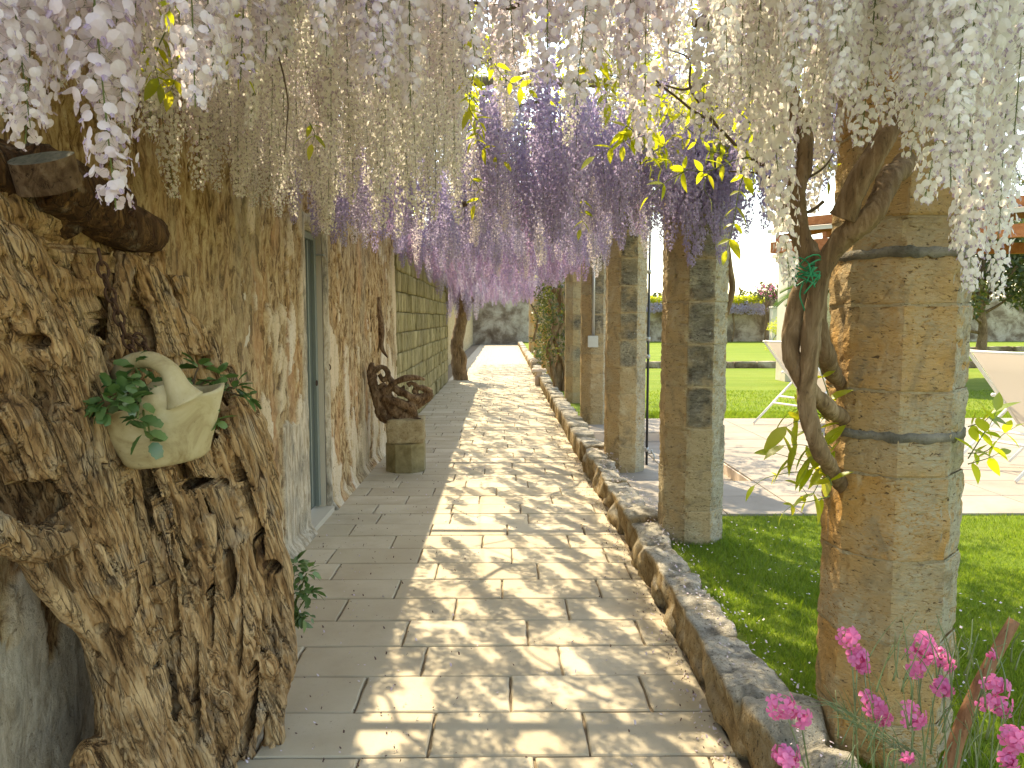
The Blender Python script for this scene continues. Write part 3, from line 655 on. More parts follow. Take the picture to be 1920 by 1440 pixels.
# core: two layers of narrower members kept behind the strands, so gaps between strands stay deep
for px in range(-60, 330, 62):
    strand([(px, 640 if 150 < px < 260 else 520 if px > 60 else 480, 40, -.20), (px + 5, 720, 52, -.17), (px, 820 if px < 140 else 860, 52, -.16)] + ([(px + 10, 985, 46, -.16)] if px > 110 else []) + ([(px + 60, 1100, 44, -.15), (px + 90, 1250, 46, -.15), (px + 110, 1440, 50, -.15), (px + 110, 1640, 60, -.15)] if px > 110 else []), px, wig=0.02, n=12)
for k, g_x in enumerate((300, 350, 400, 448, 480)):
    x = g_x; strand([(x - 60 + k * 4, 600 + 30 * k, 40, -.21), (x - 25, 760 + 10 * k, 44, -.19), (x, 900, 42, -.15), (x + 12, 1050, 42, -.14), (x + 14 - k * 3, 1200, 44, -.14), (x - k * 8, 1330, 46, -.14), (x - k * 14, 1440, 48, -.14), (x - k * 12, 1640, 60, -.12)], 7 + k, wig=0.02, n=12)
for px, y0 in ((0, 560), (110, 600), (220, 600), (330, 700)):
    strand([(px, y0, 60, -.34), (px + 20, 850, 80, -.33), (px + 40, 1000, 70, -.33)] + ([(px + 50, 1200, 80, -.3), (px + 50, 1440, 80, -.3), (px + 50, 1640, 90, -.3)] if px > 150 else []), 11, wig=.02, n=12)
# big swept root band: light smooth wood from upper left to the foot
for k, (dx, r_, f) in enumerate(((-34, 34, -.01), (0, 40, .03), (32, 36, .01))):
    strand([(-80 + dx, 520 - dx * .6, r_, f), (20 + dx, 570 - dx * .6, r_, f), (90 + dx, 640 - dx * .4, r_, f + .02), (135 + dx, 720, r_, f + .02), (130 + dx, 820, r_, f + .02), (150 + dx, 930, r_, f + .01),
            (185 + dx, 1040, r_, f + .01), (225 + dx * .9, 1160, r_ * .95, f), (250 + dx * .8, 1280, r_ * .95, f), (265 + dx * 1.1, 1400, r_ * 1.15, f), (290 + dx * 1.6, 1560, r_ * 1.4, f)], 10 + k, wig=.012, n=12)
# left lobes
strand([(-20, 760, 50, -.02), (30, 800, 58, 0), (60, 870, 52, 0), (40, 930, 30, -.02)], 21, n=12)
strand([(-90, 640, 40, -.03), (-20, 690, 45, -.02), (30, 740, 40, -.02)], 22, n=12)
strand([(-100, 480, 60, -.05), (0, 470, 58, -.04), (60, 520, 42, -.03), (110, 580, 30, -.03), (150, 620, 16, -.03)], 23, n=12)
strand([(-60, 400, 50, -.07), (30, 400, 42, -.06), (90, 450, 34, -.06), (140, 520, 26, -.05), (170, 590, 16, -.05)], 24, n=12)
strand([(-60, 960, 30, -.01), (10, 1000, 34, -.01), (60, 1020, 36, 0), (110, 1010, 36, .01), (170, 1000, 36, 0)], 25, n=12)
strand([(-40, 1020, 14, -.02), (40, 1040, 16, -.02), (90, 1100, 20, -.03), (150, 1160, 20, -.03), (185, 1240, 14, -.03), (195, 1330, 10, -.04)], 26)
strand([(150, 1440, 22, -.04), (175, 1400, 26, -.03), (200, 1470, 40, -.02), (190, 1600, 50, -.02)], 27)
# spikes
strand([(-20, 660, 14, .0), (30, 650, 12, .0), (70, 640, 7, .0)], 28); strand([(150, 630, 6, .02), (180, 638, 6, .02), (207, 648, 2, .01)], 29)
# upper right fan of dark folded ridges
for k in range(9):
    t = k / 8; strand([(215 + 14 * t, 470 + 28 * k, 12, -.10), (255 + 18 * t, 490 + 22 * k, 13, -.08), (292 + 45 * t, 520 + 17 * k, 13, -.085), (318 + 80 * t, 560 + 13 * k, 9, -.10)], 30 + k, wig=.012)
strand([(300, 470, 16, -.12), (292, 540, 20, -.12), (330, 590, 22, -.13), (388, 640, 16, -.13), (398, 690, 18, -.12)], 41)
strand([(240, 480, 18, -.06), (225, 560, 18, -.05), (215, 640, 16, -.05), (195, 720, 18, -.04), (200, 790, 16, -.04)], 42)
strand([(200, 460, 20, -.10), (160, 430, 26, -.10), (110, 400, 24, -.10)], 43)
# thin grain strands running down the front and fanning right
guides = [[(205, 800), (235, 950), (262, 1080), (290, 1200), (310, 1330), (340, 1440), (360, 1600)],
          [(245, 880), (275, 980), (300, 1090), (318, 1200), (330, 1320), (345, 1440), (365, 1600)],
          [(300, 880), (335, 960), (350, 1060), (350, 1180), (352, 1310), (372, 1440), (380, 1600)],
          [(345, 870), (390, 940), (395, 1030), (385, 1130), (372, 1250), (385, 1380), (400, 1560)],
          [(390, 840), (425, 910), (440, 1010), (430, 1130), (430, 1260), (418, 1380), (420, 1560)],
          [(430, 770), (470, 880), (478, 980), (482, 1100), (478, 1210), (450, 1340), (435, 1500)],
          [(440, 740), (480, 830), (498, 940), (522, 1060), (530, 1180), (512, 1290), (485, 1400), (470, 1500)]]
def resamp(g, n=14):
    g = spline(np.array(g, float), 8); d = np.concatenate([[0], np.cumsum(np.linalg.norm(np.diff(g, axis=0), axis=1))]); t = np.linspace(0, d[-1], n)
    return np.stack([np.interp(t, d, g[:, i]) for i in range(2)], 1)
RG = [resamp(g) for g in guides]; rr = random.Random(12); q = 0
for gi in range(len(RG) - 1):
    for j in range(4):
        t = (j + rr.uniform(-.12, .12)) / 4; L = RG[gi] * (1 - t) + RG[gi + 1] * t
        u = (gi + t) / (len(RG) - 1); bulge = 0.055 * math.sin(math.pi * min(1, u * .95 + .05)) - 0.075 * max(0, u - .72) / .28
        r0 = rr.uniform(6.5, 11.5); f0 = bulge + rr.uniform(-.030, .022); i0 = rr.choice((0, 0, 0, 1, 2)); i1 = rr.choice((14, 14, 13))
        strand([(p[0] + 5 * math.sin(i * 1.7 + gi) + rr.uniform(-2, 2), p[1], r0 * rr.uniform(.8, 1.3), f0 + 0.012 * math.sin(i * .9 + q)) for i, p in enumerate(L)][i0:i1], 50 + q, wig=.009, per=4); q += 1
# right rim with bulges
strand([(425, 735, 14, -.10), (462, 790, 20, -.10), (482, 850, 20, -.09), (490, 930, 16, -.07), (512, 1010, 16, -.06), (530, 1080, 18, -.05), (536, 1170, 18, -.05), (534, 1240, 20, -.04), (518, 1310, 20, -.04), (512, 1380, 20, -.05), (495, 1440, 20, -.05), (480, 1560, 30, -.05)], 91, n=12)
strand([(400, 760, 16, -.04), (440, 830, 18, -.03), (432, 880, 14, -.02), (400, 905, 12, -.01), (375, 890, 8, -.01)], 92)
strand([(395, 880, 12, .0), (420, 925, 12, .0), (415, 960, 9, .01)], 93)
# knots
for (px, py, r_, f) in ((418, 1310, 17, .065), (395, 1240, 20, .05), (500, 1245, 20, .0), (345, 650, 10, -.08), (300, 1110, 14, .06)):
    strand([(px - r_ * .5, py - r_, r_ * .7, f - .02), (px, py, r_, f), (px + r_ * .4, py + r_, r_ * .7, f - .02)], int(px), n=12)
# buttress to ground and wall side
strand([(60, 900, 60, -.28), (170, 1100, 50, -.26), (250, 1350, 60, -.25), (260, 1620, 80, -.25)], 95, n=12)
def remesh(mb, voxel, name):
    me = mb.mesh(name + '_raw', M['stump']); o = bpy.data.objects.new(name + '_tmp', me); COL.objects.link(o)
    md = o.modifiers.new('r', 'REMESH'); md.mode = 'VOXEL'; md.voxel_size = voxel; md.use_smooth_shade = True
    dg = bpy.context.evaluated_depsgraph_get(); ev = o.evaluated_get(dg); out = bpy.data.meshes.new_from_object(ev, depsgraph=dg); out.name = name
    bpy.data.objects.remove(o); bpy.data.meshes.remove(me); return out
def get_vn(me):
    n = len(me.vertices); V = np.empty(n * 3, np.float32); me.vertices.foreach_get('co', V); N = np.empty(n * 3, np.float32); me.vertices.foreach_get('normal', N)
    return V.reshape(-1, 3).astype(float), N.reshape(-1, 3).astype(float)
sme = remesh(mbs, 0.0056, 'trunk')
V, N = get_vn(sme)
Vo = V.copy(); V = V.copy(); V[:, 0] += (V[:, 2] - 1.1) * .22; V[:, 1] += (V[:, 2] - 1.1) * .30
keep_low = V[:, 2] < 0.0
wv = np.stack([fbm(V * 5, 3, 1), fbm(V * 5, 3, 2), fbm(V * 5, 3, 3)], 1)
g1 = 1 - np.abs(fbm((V + wv * 0.022) * np.array([62, 62, 3.0]), 3, 71)) * 2.2
g2 = fbm((V + wv * 0.03) * np.array([26, 26, 2.6]), 3, 72)
nz = fbm((V + wv * 0.035) * np.array([34, 34, 2.2]), 2, 75); crack = np.clip(1 - np.abs(nz) / .12, 0, 1) ** 1.3
nh = fbm(V * 7, 3, 76)
V = Vo + N * (g1 * 0.0030 + g2 * 0.007 - crack * 0.024 * np.clip(nh * 3 + .8, 0, 1))[:, None]
V[:, 0] = np.maximum(V[:, 0], WX - 0.05)
# rotted hollows
rel = V - np.array([0, 0, EYE]); dep = rel @ _F; vpx = 960 + FPX * (rel @ _Rt) / dep; vpy = 720 - FPX * (rel @ _U) / dep; front = V[:, 1] < D0(vpx) + .13
wob = fbm(V * 16, 3, 55)
for (cx, cy, rx, ry, sl_, dp_) in ((183, 530, 17, 80, -.1, .26), (62, 938, 54, 36, .2, .22), (120, 440, 60, 30, .5, .20), (248, 1115, 12, 40, 0, .16), (308, 1100, 10, 30, .2, .13), (428, 1080, 12, 50, 0, .16), (466, 950, 11, 95, .28, .18), (367, 1022, 11, 12, 0, .1),
    (468, 1330, 10, 85, -.12, .14), (366, 1290, 7, 110, .03, .10), (385, 905, 45, 9, 0, .12), (292, 930, 9, 70, .35, .10), (210, 850, 10, 70, .3, .12), (58, 640, 32, 13, .1, .12), (508, 1062, 20, 13, 0, .12), (330, 1180, 6, 90, .05, .08), (448, 1200, 6, 60, -.05, .07), (395, 1130, 6, 70, 0, .07), (290, 1250, 6, 70, .12, .07),
    (270, 620, 14, 50, .3, .12), (20, 850, 12, 60, .5, .12), (150, 560, 16, 50, .6, .12), (190, 1180, 14, 10, 0, .06)):
    xx = (vpx - cx - sl_ * (vpy - cy)) / rx; yy = (vpy - cy) / ry; dd_ = np.sqrt(xx * xx + yy * yy) + wob * .45
    f = np.clip((1.15 - dd_) / .35, 0, 1); V[:, 1] += np.where(front, f * f * (3 - 2 * f) * dp_, 0)
sme.vertices.foreach_set('co', V.astype(np.float32).ravel()); sme.update()
if not sme.materials: sme.materials.append(M['stump'])
at = sme.attributes.new('grain', 'FLOAT', 'POINT'); at.data.foreach_set('value', np.clip(g1 * .5 + .4 + g2 * .5, 0, 1).astype(np.float32))  # grain tone, with groove darkening painted in from the relief field
stump = thing('olive_stump', 'huge gnarled hollow old olive trunk leaning on the wall, deep twisted grain', 'tree stump')
obj('trunk', sme, stump)
# sawn cross limb at the top
ml = MB(); a = np.array([list(SP(*p)) + [r_ * px2m(p[0])] for p, r_ in (((60, 330, -.02), 62), ((120, 355, -.03), 60), ((190, 400, -.05), 50), ((250, 430, -.07), 44), ((292, 442, -.10), 32))]); s = spline(a, 6)
ml.tube(s[:, :3], list(s[:, 3]), 22, rough=.05, seed=4); ml.tube(spline([SP(50, 300, -.05), SP(75, 330, -.06), SP(140, 380, -.1)], 4), 0.07, 14, rough=.08, seed=6)
ml.tube(spline([SP(-120, 330, -.12), SP(-20, 330, -.10), SP(40, 350, -.08), SP(120, 400, -.1)], 4), 0.085, 14, rough=.12, seed=7)
ml.tube(spline([SP(-40, 290, -.18), SP(20, 320, -.16), SP(30, 420, -.14), SP(10, 520, -.14)], 4), 0.06, 12, rough=.12, seed=8)
lme = remesh(ml, 0.008, 'limb'); V, N = get_vn(lme); ax = SP(292, 442, -.1) - SP(60, 330, -.02); ax /= np.linalg.norm(ax)
al = V @ ax; pr = V - al[:, None] * ax; V = V + N * (fbm(pr * 55 + al[:, None] * ax * 9, 3, 5) * .005)[:, None]; lme.vertices.foreach_set('co', V.astype(np.float32).ravel()); lme.update()
if not lme.materials: lme.materials.append(M['stump'])
obj('limb', lme, stump)
b = MB(); c0 = SP(75, 296, .09); th = np.linspace(0, 2 * math.pi, 24, endpoint=False)
Vd = [c0 + np.array([0.078 * math.cos(t) * (1 + .05 * math.sin(3 * t)), 0.035 * math.sin(t) , 0.022 * math.sin(t) + .008 * math.cos(t)]) for t in th]
b.add(Vd, [tuple(range(24))]); b.add(Vd + [v + np.array([0, .03, -.07]) for v in Vd], [(j, (j + 1) % 24, 24 + (j + 1) % 24, 24 + j) for j in range(24)], 1); obj('sawn_face', b.mesh('sawn_face', [M['sawn'], M['driftwood']]), stump)

# chain
def link_me(L, W, r_):
    b = MB(); pts = [];
    for t in np.linspace(0, 2 * math.pi, 15): pts.append([W / 2 * math.cos(t), 0, L / 2 * math.sin(t)])
    b.tube(pts, r_, 6); return b.mesh('link', M['iron'], True)
lk = link_me(0.044, 0.026, 0.0042)
def chain(path, label, group=None):
    c = thing('rusty_chain', label, 'chain', tuple(path[0])); s = spline(path, 12); d = np.concatenate([[0], np.cumsum(np.linalg.norm(np.diff(s, axis=0), axis=1))])
    n = int(d[-1] / 0.034)
    for i in range(n):
        t = (i + .5) * 0.034; p = np.array([np.interp(t, d, s[:, k]) for k in range(3)]); p2 = np.array([np.interp(min(t + .01, d[-1]), d, s[:, k]) for k in range(3)]); v = Vector(p2 - p)
        e = (v.to_track_quat('Z', 'Y').to_matrix() @ Matrix.Rotation(R(90) * (i % 2) + .3, 3, 'Z')).to_euler(); obj('link', lk, c, tuple(p - path[0]), e)
chain([SP(185, 470, .07), SP(200, 530, .08), SP(225, 600, .085), SP(240, 640, .09), SP(268, 688, .08)], 'rusty iron chain hanging down the stump to the ceramic basket')
chain([SP(232, 632, .075), SP(262, 636, .08), SP(282, 668, .08), SP(298, 690, .07)], 'second shorter rusty chain looping beside the basket handle')
chain([SP(235, 360, .04), SP(248, 372, .04), SP(244, 400, .03), SP(228, 430, .0)], 'short rusty chain hooked over the sawn limb')

# ------------------------------------------------------------------ ceramic basket planter
pc = SP(300, 775, .14)
pot = thing('ceramic_planter', 'pale cream ceramic basket-shaped planter with loop handle, hung crooked on the stump', 'planter', tuple(pc), (R(4), R(-7), R(22)))
s_ = px2m(300) * 1.02
bmv = []; nth = 40; rows = [(-1.0, 62, 40), (-.93, 70, 44), (-.80, 74, 47), (-.45, 88, 53), (-.1, 100, 57), (.12, 108, 60)]
def rim_top(c): return 28 + 30 * math.exp(-((c - 0.12) / .33) ** 2) - 20 * max(0, -c) ** 1.5 * 1.0 + 6 * max(0, c) ** 6 * 1.4
V = []; F = []
for (tz, rx, ry) in rows + [(9, 112, 61)]:
    for j in range(nth):
        a = 2 * math.pi * j / nth; c = math.cos(a); sn = math.sin(a); z = tz * 97 + 12 if tz != 9 else rim_top(c)
        k = 1.0
        V.append([rx * c * k, ry * sn, z])
nr = len(rows) + 1
for j in range(nth):      # inner wall
    a = 2 * math.pi * j / nth; V.append([104 * math.cos(a), 53 * math.sin(a), rim_top(math.cos(a)) - 1])
for j in range(nth): a = 2 * math.pi * j / nth; V.append([92 * math.cos(a), 46 * math.sin(a), -10])
F = [(i * nth + j, i * nth + (j + 1) % nth, (i + 1) * nth + (j + 1) % nth, (i + 1) * nth + j) for i in range(nr + 1) for j in range(nth)]
F.append(tuple(range(nth - 1, -1, -1)))
V = np.array(V) * s_
obj('bowl', mesh_np('bowl', V, F, M['pot'], True), pot)
soil = [[94 * s_ * math.cos(t), 47 * s_ * math.sin(t), 14 * s_] for t in np.linspace(0, 2 * math.pi, 20, endpoint=False)]
b = MB(); b.add(soil, [tuple(range(20))]); obj('soil', b.mesh('soil', M['black']), pot)
b = MB(); hp = spline(np.array([[44, -57, 25], [36, -56, 50], [28, -50, 78], [5, -30, 96], [-24, -5, 96], [-44, 15, 84], [-52, 35, 66], [-40, 52, 36]], float) * s_, 5); hr = np.interp(np.linspace(0, 1, len(hp)), [0, .12, .3, .7, 1], [32, 21, 15, 14, 17]) * s_
b.tube(hp, list(hr), 14); obj('handle', b.mesh('handle', M['pot'], True), pot)

# leaf helpers
def leaf_grid(L, W, curl=0.15, fold=0.15, nseg=5, scallop=0.0, blunt=0.0):
    V = []; F = []
    for i in range(nseg + 1):
        t = i / nseg; w_ = W / 2 * (math.sin(math.pi * min(1, t ** (0.8 - blunt * .1) * (1 - blunt * .18) + .02))) ** 0.8 * (1 + scallop * (1 if i % 2 else -1)); z = -curl * L * t * t
        V += [[-w_, L * t, z + fold * w_], [0, L * t, z], [w_, L * t, z + fold * w_]]
    for i in range(nseg):
        a = 3 * i; F += [(a, a + 1, a + 4, a + 3), (a + 1, a + 2, a + 5, a + 4)]
    return np.array(V), F
def rotm(direction, roll=0.0):
    q = Vector(direction).to_track_quat('Y', 'Z'); return np.array((q.to_matrix() @ Matrix.Rotation(roll, 3, 'Y')))
def leafy_plant(name, label, cat, base, clusters, leafme, stem_mat, seed, leafscale=(.7, 1.2), down=0.0):
    t = thing(name, label, cat, tuple(base)); r = random.Random(seed)
    for (pos, n, spread) in clusters:
        pos = np.array(pos) - np.array(base); b = MB(); mid = pos * .5 + np.array([0, 0, .02]); b.tube(spline([[0, 0, 0], mid, pos], 4), .003, 5); obj('stem', b.mesh('stem', stem_mat, True), t)
        for i in range(n):
            d = np.array([r.gauss(0, 1), r.gauss(-.25, .8), r.gauss(.1 - down, .7)]); d /= np.linalg.norm(d); p = pos + d * spread * r.uniform(.1, 1) * .8
            o = obj('leaf', leafme[r.randrange(len(leafme))], t, tuple(p)); q = Vector(d + np.array([0, 0, -.2])).to_track_quat('Y', 'Z'); o.rotation_euler = (q.to_matrix() @ Matrix.Rotation(r.uniform(-.7, .7), 3, 'Y')).to_euler(); k = r.uniform(*leafscale); o.scale = (k, k, k)
    return t
def lm(L, W, mat, **k): V, F = leaf_grid(L, W, **k); return mesh_np('leaf', V, F, mat, True)
fl = [lm(.042, .032, M['leaf_succulent'], nseg=7, scallop=.09, blunt=1.0, fold=.2, curl=.2), lm(.032, .026, M['leaf_succulent'], nseg=7, scallop=.08, blunt=1, fold=.1, curl=.35), lm(.05, .03, M['leaf_succulent'], nseg=7, scallop=.1, blunt=.6, fold=.3, curl=.1)]
base = SP(290, 745, .13)
leafy_plant('trailing_succulent', 'green fleshy-leaved plant spilling over the left rim of the ceramic planter', 'plant', SP(265, 745, .13),
            [(SP(255, 690, .13), 12, .045), (SP(225, 715, .16), 16, .055), (SP(205, 750, .15), 18, .055), (SP(240, 755, .19), 14, .05), (SP(268, 720, .15), 8, .035), (SP(258, 785, .23), 8, .03), (SP(272, 808, .24), 7, .022), (SP(283, 826, .24), 5, .016), (SP(195, 770, .14), 9, .03)], fl, M['stem'], 4)
leafy_plant('trailing_succulent', 'sparser fleshy-leaved shoots leaning right from the planter, white-tipped', 'plant', SP(360, 745, .13),
            [(SP(372, 690, .13), 7, .028), (SP(362, 712, .13), 6, .025), (SP(405, 712, .15), 12, .04), (SP(440, 728, .15), 12, .035), (SP(460, 745, .15), 8, .025), (SP(385, 772, .22), 8, .026), (SP(402, 790, .22), 8, .025)], fl, M['twig'], 9)
sb = [lm(.028, .016, M['leaf_succulent'], nseg=5, scallop=.05, curl=.3), lm(.022, .012, M['leaf_succulent'], nseg=4, curl=.2)]
def GP(px, py, d): return P(px, py, d)
leafy_plant('small_shrub', 'small dark green bushy plant poking out behind the stump', 'plant', GP(540, 1190, 3.15),
            [(GP(553, 1060, 3.1), 22, .05), (GP(575, 1075, 3.1), 20, .045), (GP(560, 1110, 3.1), 24, .05), (GP(582, 1110, 3.1), 14, .035), (GP(565, 1150, 3.1), 18, .04), (GP(578, 1155, 3.1), 8, .025), (GP(553, 1172, 3.1), 10, .03)], sb, M['stem'], 5, (1.2, 2.1))

# ------------------------------------------------------------------ pedestal with driftwood sculpture, horn-shaped wood on the wall
PX, PYY = -1.005, 7.80
ped = thing('stone_pedestal', 'short pedestal of a pitted block on an octagonal drum against the wall', 'pedestal', (PX, PYY, 0))
b = MB(); Rr = .193 / math.cos(math.pi / 8); b.add([[Rr * math.cos(math.pi / 8 + i * math.pi / 4) * k, Rr * math.sin(math.pi / 8 + i * math.pi / 4) * k, z] for (z, k) in ((.002, .985), (.012, 1), (.285, 1), (.295, .98)) for i in range(8)],
      [(i * 8 + j, i * 8 + (j + 1) % 8, (i + 1) * 8 + (j + 1) % 8, (i + 1) * 8 + j) for i in range(3) for j in range(8)] + [tuple(range(7, -1, -1)), tuple(range(24, 32))])
obj('octagonal_drum', b.mesh('octagonal_drum', M['drum']), ped)
obj('pitted_block', rough_block('pitted_block', (.375, .34, .245), M['block'], 12, .028, 9, 4, .25, 5), ped, (0.005, 0, .295 + .125), (0, 0, .06))
drift = MB(); 
def dp(px, py, dy=0.0): return P(px, py, PYY - .02 + dy)
def dstr(pl, seed, rough=.2):
    a = np.array([list(dp(p[0], p[1], p[3] if len(p) > 3 else 0)) + [p[2] * 7.7 / FPX] for p in pl]); s = spline(a, 5); pts = s[:, :3] + np.stack([fbm(s[:, :3] * 16 + seed, 3, seed + i) for i in range(3)], 1) * .012
    drift.tube(pts, list(np.maximum(s[:, 3], .004)), 10, rough=rough, seed=seed)
for s_i, pl in enumerate([[(698, 680, 4), (697, 700, 7), (700, 725, 9), (708, 750, 10), (718, 775, 12), (735, 786, 12)],
           [(703, 695, 5), (715, 688, 4), (725, 693, 5), (727, 706, 6), (718, 712, 5), (712, 702, 3)], [(727, 706, 6), (735, 716, 7), (730, 728, 8), (716, 735, 9)],
           [(712, 720, 7, .05), (722, 740, 12, .04), (732, 760, 14), (745, 775, 14), (762, 784, 12), (784, 785, 8)], [(716, 745, 8), (740, 752, 8, -.06), (758, 758, 8, -.06), (772, 765, 9, -.04), (778, 780, 9)],
           [(736, 720, 6), (745, 732, 8), (760, 738, 6, -.05), (772, 745, 7, -.05), (790, 748, 9), (806, 742, 7), (812, 736, 3)], [(765, 722, 5), (772, 718, 4), (780, 724, 5), (778, 738, 6)], [(757, 722, 4), (756, 735, 6), (764, 745, 6)],
           [(776, 762, 7), (792, 756, 6), (806, 746, 5)], [(775, 728, 5), (790, 727, 6), (804, 733, 6), (808, 742, 4)], [(746, 778, 9, .08), (760, 770, 10, .1), (770, 755, 8, .08)], [(748, 786, 8, -.05), (768, 789, 6, -.05), (788, 788, 5, -.04)]]): dstr(pl, 200 + s_i, .35)
dme = remesh(drift, 0.008, 'driftwood'); V, N = get_vn(dme); V = V + N * (fbm(V * 28, 4, 3) * .010)[:, None]; dme.vertices.foreach_set('co', V.astype(np.float32).ravel()); dme.materials.clear(); dme.materials.append(M['driftwood']); dme.update()
dw = thing('driftwood_sculpture', 'dark twisted driftwood root standing on the stone pedestal', 'driftwood', me=dme)
b = MB(); a = np.array([list(dp(*p[:2], -.05)) + [p[2] * 7.7 / FPX] for p in ((732, 722, 4), (752, 712, 6), (770, 708, 6), (786, 709, 4), (797, 712, 2))]); s = spline(a, 5); b.tube(s[:, :3], list(s[:, 3]), 10, rough=.08, seed=2)
obj('curved_branch', b.mesh('curved_branch', M['driftwood'], True), dw)
b = MB(); hd = 8.62
a = np.array([list(P(px, py, hd) + np.array([.05, 0, 0])) + [r_ * hd / FPX] for px, py, r_ in ((702, 557, 2.5), (702, 570, 4), (703, 590, 6), (706, 610, 6.5), (707, 628, 6), (706, 645, 5), (710, 658, 3.5), (719, 671, 1.2))]); s = spline(a, 5); b.tube(s[:, :3], list(s[:, 3]), 10, rough=.1, seed=3)
thing('wooden_horn', 'long dark horn-shaped piece of wood hanging on the plaster wall', 'wood carving', me=b.mesh('wooden_horn', M['driftwood'], True))

# ------------------------------------------------------------------ shower pipe, conduit and electric box
sp = thing('shower_pipe', 'thin dark upright shower pipe with tap beside a blotched column', 'pipe', (1.475, 7.85, 0.04))
b = MB(); b.tube([[0, 0, 0], [0, 0, 2.35]], .013, 8); obj('riser', b.mesh('riser', M['dark_metal'], True), sp)
b = MB(); b.tube(spline([[0, 0, 2.35], [0, -.02, 2.42], [-.05, -.12, 2.45], [-.1, -.3, 2.44]], 4), .010, 8); b.tube([[-.1, -.3, 2.44], [-.1, -.3, 2.41]], [.02, .07], 12); obj('shower_head', b.mesh('shower_head', M['dark_metal'], True), sp)
for z in (.16, 1.12, 1.30, 1.98):
    b = MB(); b.tube([[0, 0, z - .02], [0, 0, z + .02]], .021, 8); b.tube([[0, 0, z], [-.06, 0, z]], .007, 6); obj('clamp', b.mesh('clamp', M['steel'], True), sp)
b = MB(); b.tube(spline([[0, 0, .12], [.06, -.02, .12], [.075, -.03, .09], [.07, -.03, .04]], 3), .009, 6); b.tube([[.05, -.02, .12], [.05, -.02, .16]], .01, 6); obj('tap', b.mesh('tap', M['steel'], True), sp)
eb = thing('electric_box', 'small grey electric box with conduit fixed to a stone column', 'electric box', (1.045, 9.98, 1.18))
b = MB(); b.box((0.115, 0.045, .07), (.13, .07, .15), ch=.006); obj('box', b.mesh('box', M['steel']), eb)
b = MB(); b.tube([[0.12, .045, .15], [0.12, .045, 1.5]], .018, 8); obj('conduit', b.mesh('conduit', M['steel'], True), eb)

# ------------------------------------------------------------------ sunbeds (folding loungers with sling)
def make_lounger(name, label, loc, rz, group):
    t = thing(name, label, 'sun lounger', loc, (0, 0, rz), group)
    W = .62      # local: +x towards the foot, y across; backrest leans towards -x
    seat = .36; top = (-.50, 1.10); hip = (.16, .40)
    for sy in (-1, 1):
        y = sy * W / 2
        b = MB(); b.tube([[top[0], y, top[1]], [hip[0], y, hip[1]]], .016, 8); b.tube([[hip[0], y, hip[1]], [1.30, y, .36]], .016, 8); obj('side_rail', b.mesh('side_rail', M['white_metal'], True), t)
        b = MB(); b.tube([[.14, y + sy * .03, .62], [-.62, y + sy * .03, .016]], .016, 8); obj('rear_leg', b.mesh('rear_leg', M['white_metal'], True), t)
        b = MB(); b.tube([[.1, y + sy * .03, .03], [.55, y + sy * .03, .36], [.75, y + sy * .03, .6]], .014, 8); b.tube([[1.2, y, .36], [1.25, y, .015]], .015, 8); obj('front_leg', b.mesh('front_leg', M['white_metal'], True), t)
        b = MB(); b.tube(spline([[-.14, y + sy * .04, .68], [.05, y + sy * .05, .67], [.35, y + sy * .05, .66], [.62, y + sy * .05, .62]], 3), .018, 8); obj('armrest', b.mesh('armrest', M['white_metal'], True), t)
    for nm, x, z in (('crossbar', -.30, .275), ('crossbar', -.20, .36), ('crossbar', 1.25, .35), ('crossbar', -.5, 1.10)):
        b = MB(); b.tube([[x, -W / 2 - .02, z], [x, W / 2 + .02, z]], .013, 8); obj(nm, b.mesh(nm, M['white_metal'], True), t)
    b = MB(); b.tube([[-.45, -W / 2 - .03, .14], [1.25, -W / 2, .10]], .012, 6); obj('brace', b.mesh('brace', M['white_metal'], True), t)
    prof = [(-.515, 1.11), (-.49, 1.12), (-.30, .915), (-.07, .65), (.12, .43), (.20, .37), (.6, .335), (1.0, .34), (1.30, .365)]
    V = []; n = len(prof)
    for (x, z) in prof:
        for yy in (-W / 2 + .01, -W / 4, 0, W / 4, W / 2 - .01): V.append([x + .0, yy, z - .012 * (1 - (2 * yy / W) ** 2)])
    F = [(i * 5 + j, i * 5 + j + 1, (i + 1) * 5 + j + 1, (i + 1) * 5 + j) for i in range(n - 1) for j in range(4)]
    obj('sling', mesh_np('sling', V, F, M['cloth'], True), t); return t
g1 = G(1420, 797, .147)
make_lounger('sun_lounger', 'white sunbed with beige sling seen from behind, farther one left of the thick vine column', (g1[0] + .68, g1[1] + .02, .147), R(24), 'sunbeds on the terrace')
g2 = G(1838, 893, .147)
make_lounger('sun_lounger', 'white sunbed with beige sling cut by the right edge of the photo', (g2[0] + .62, g2[1] + .20, .147), R(16), 'sunbeds on the terrace')

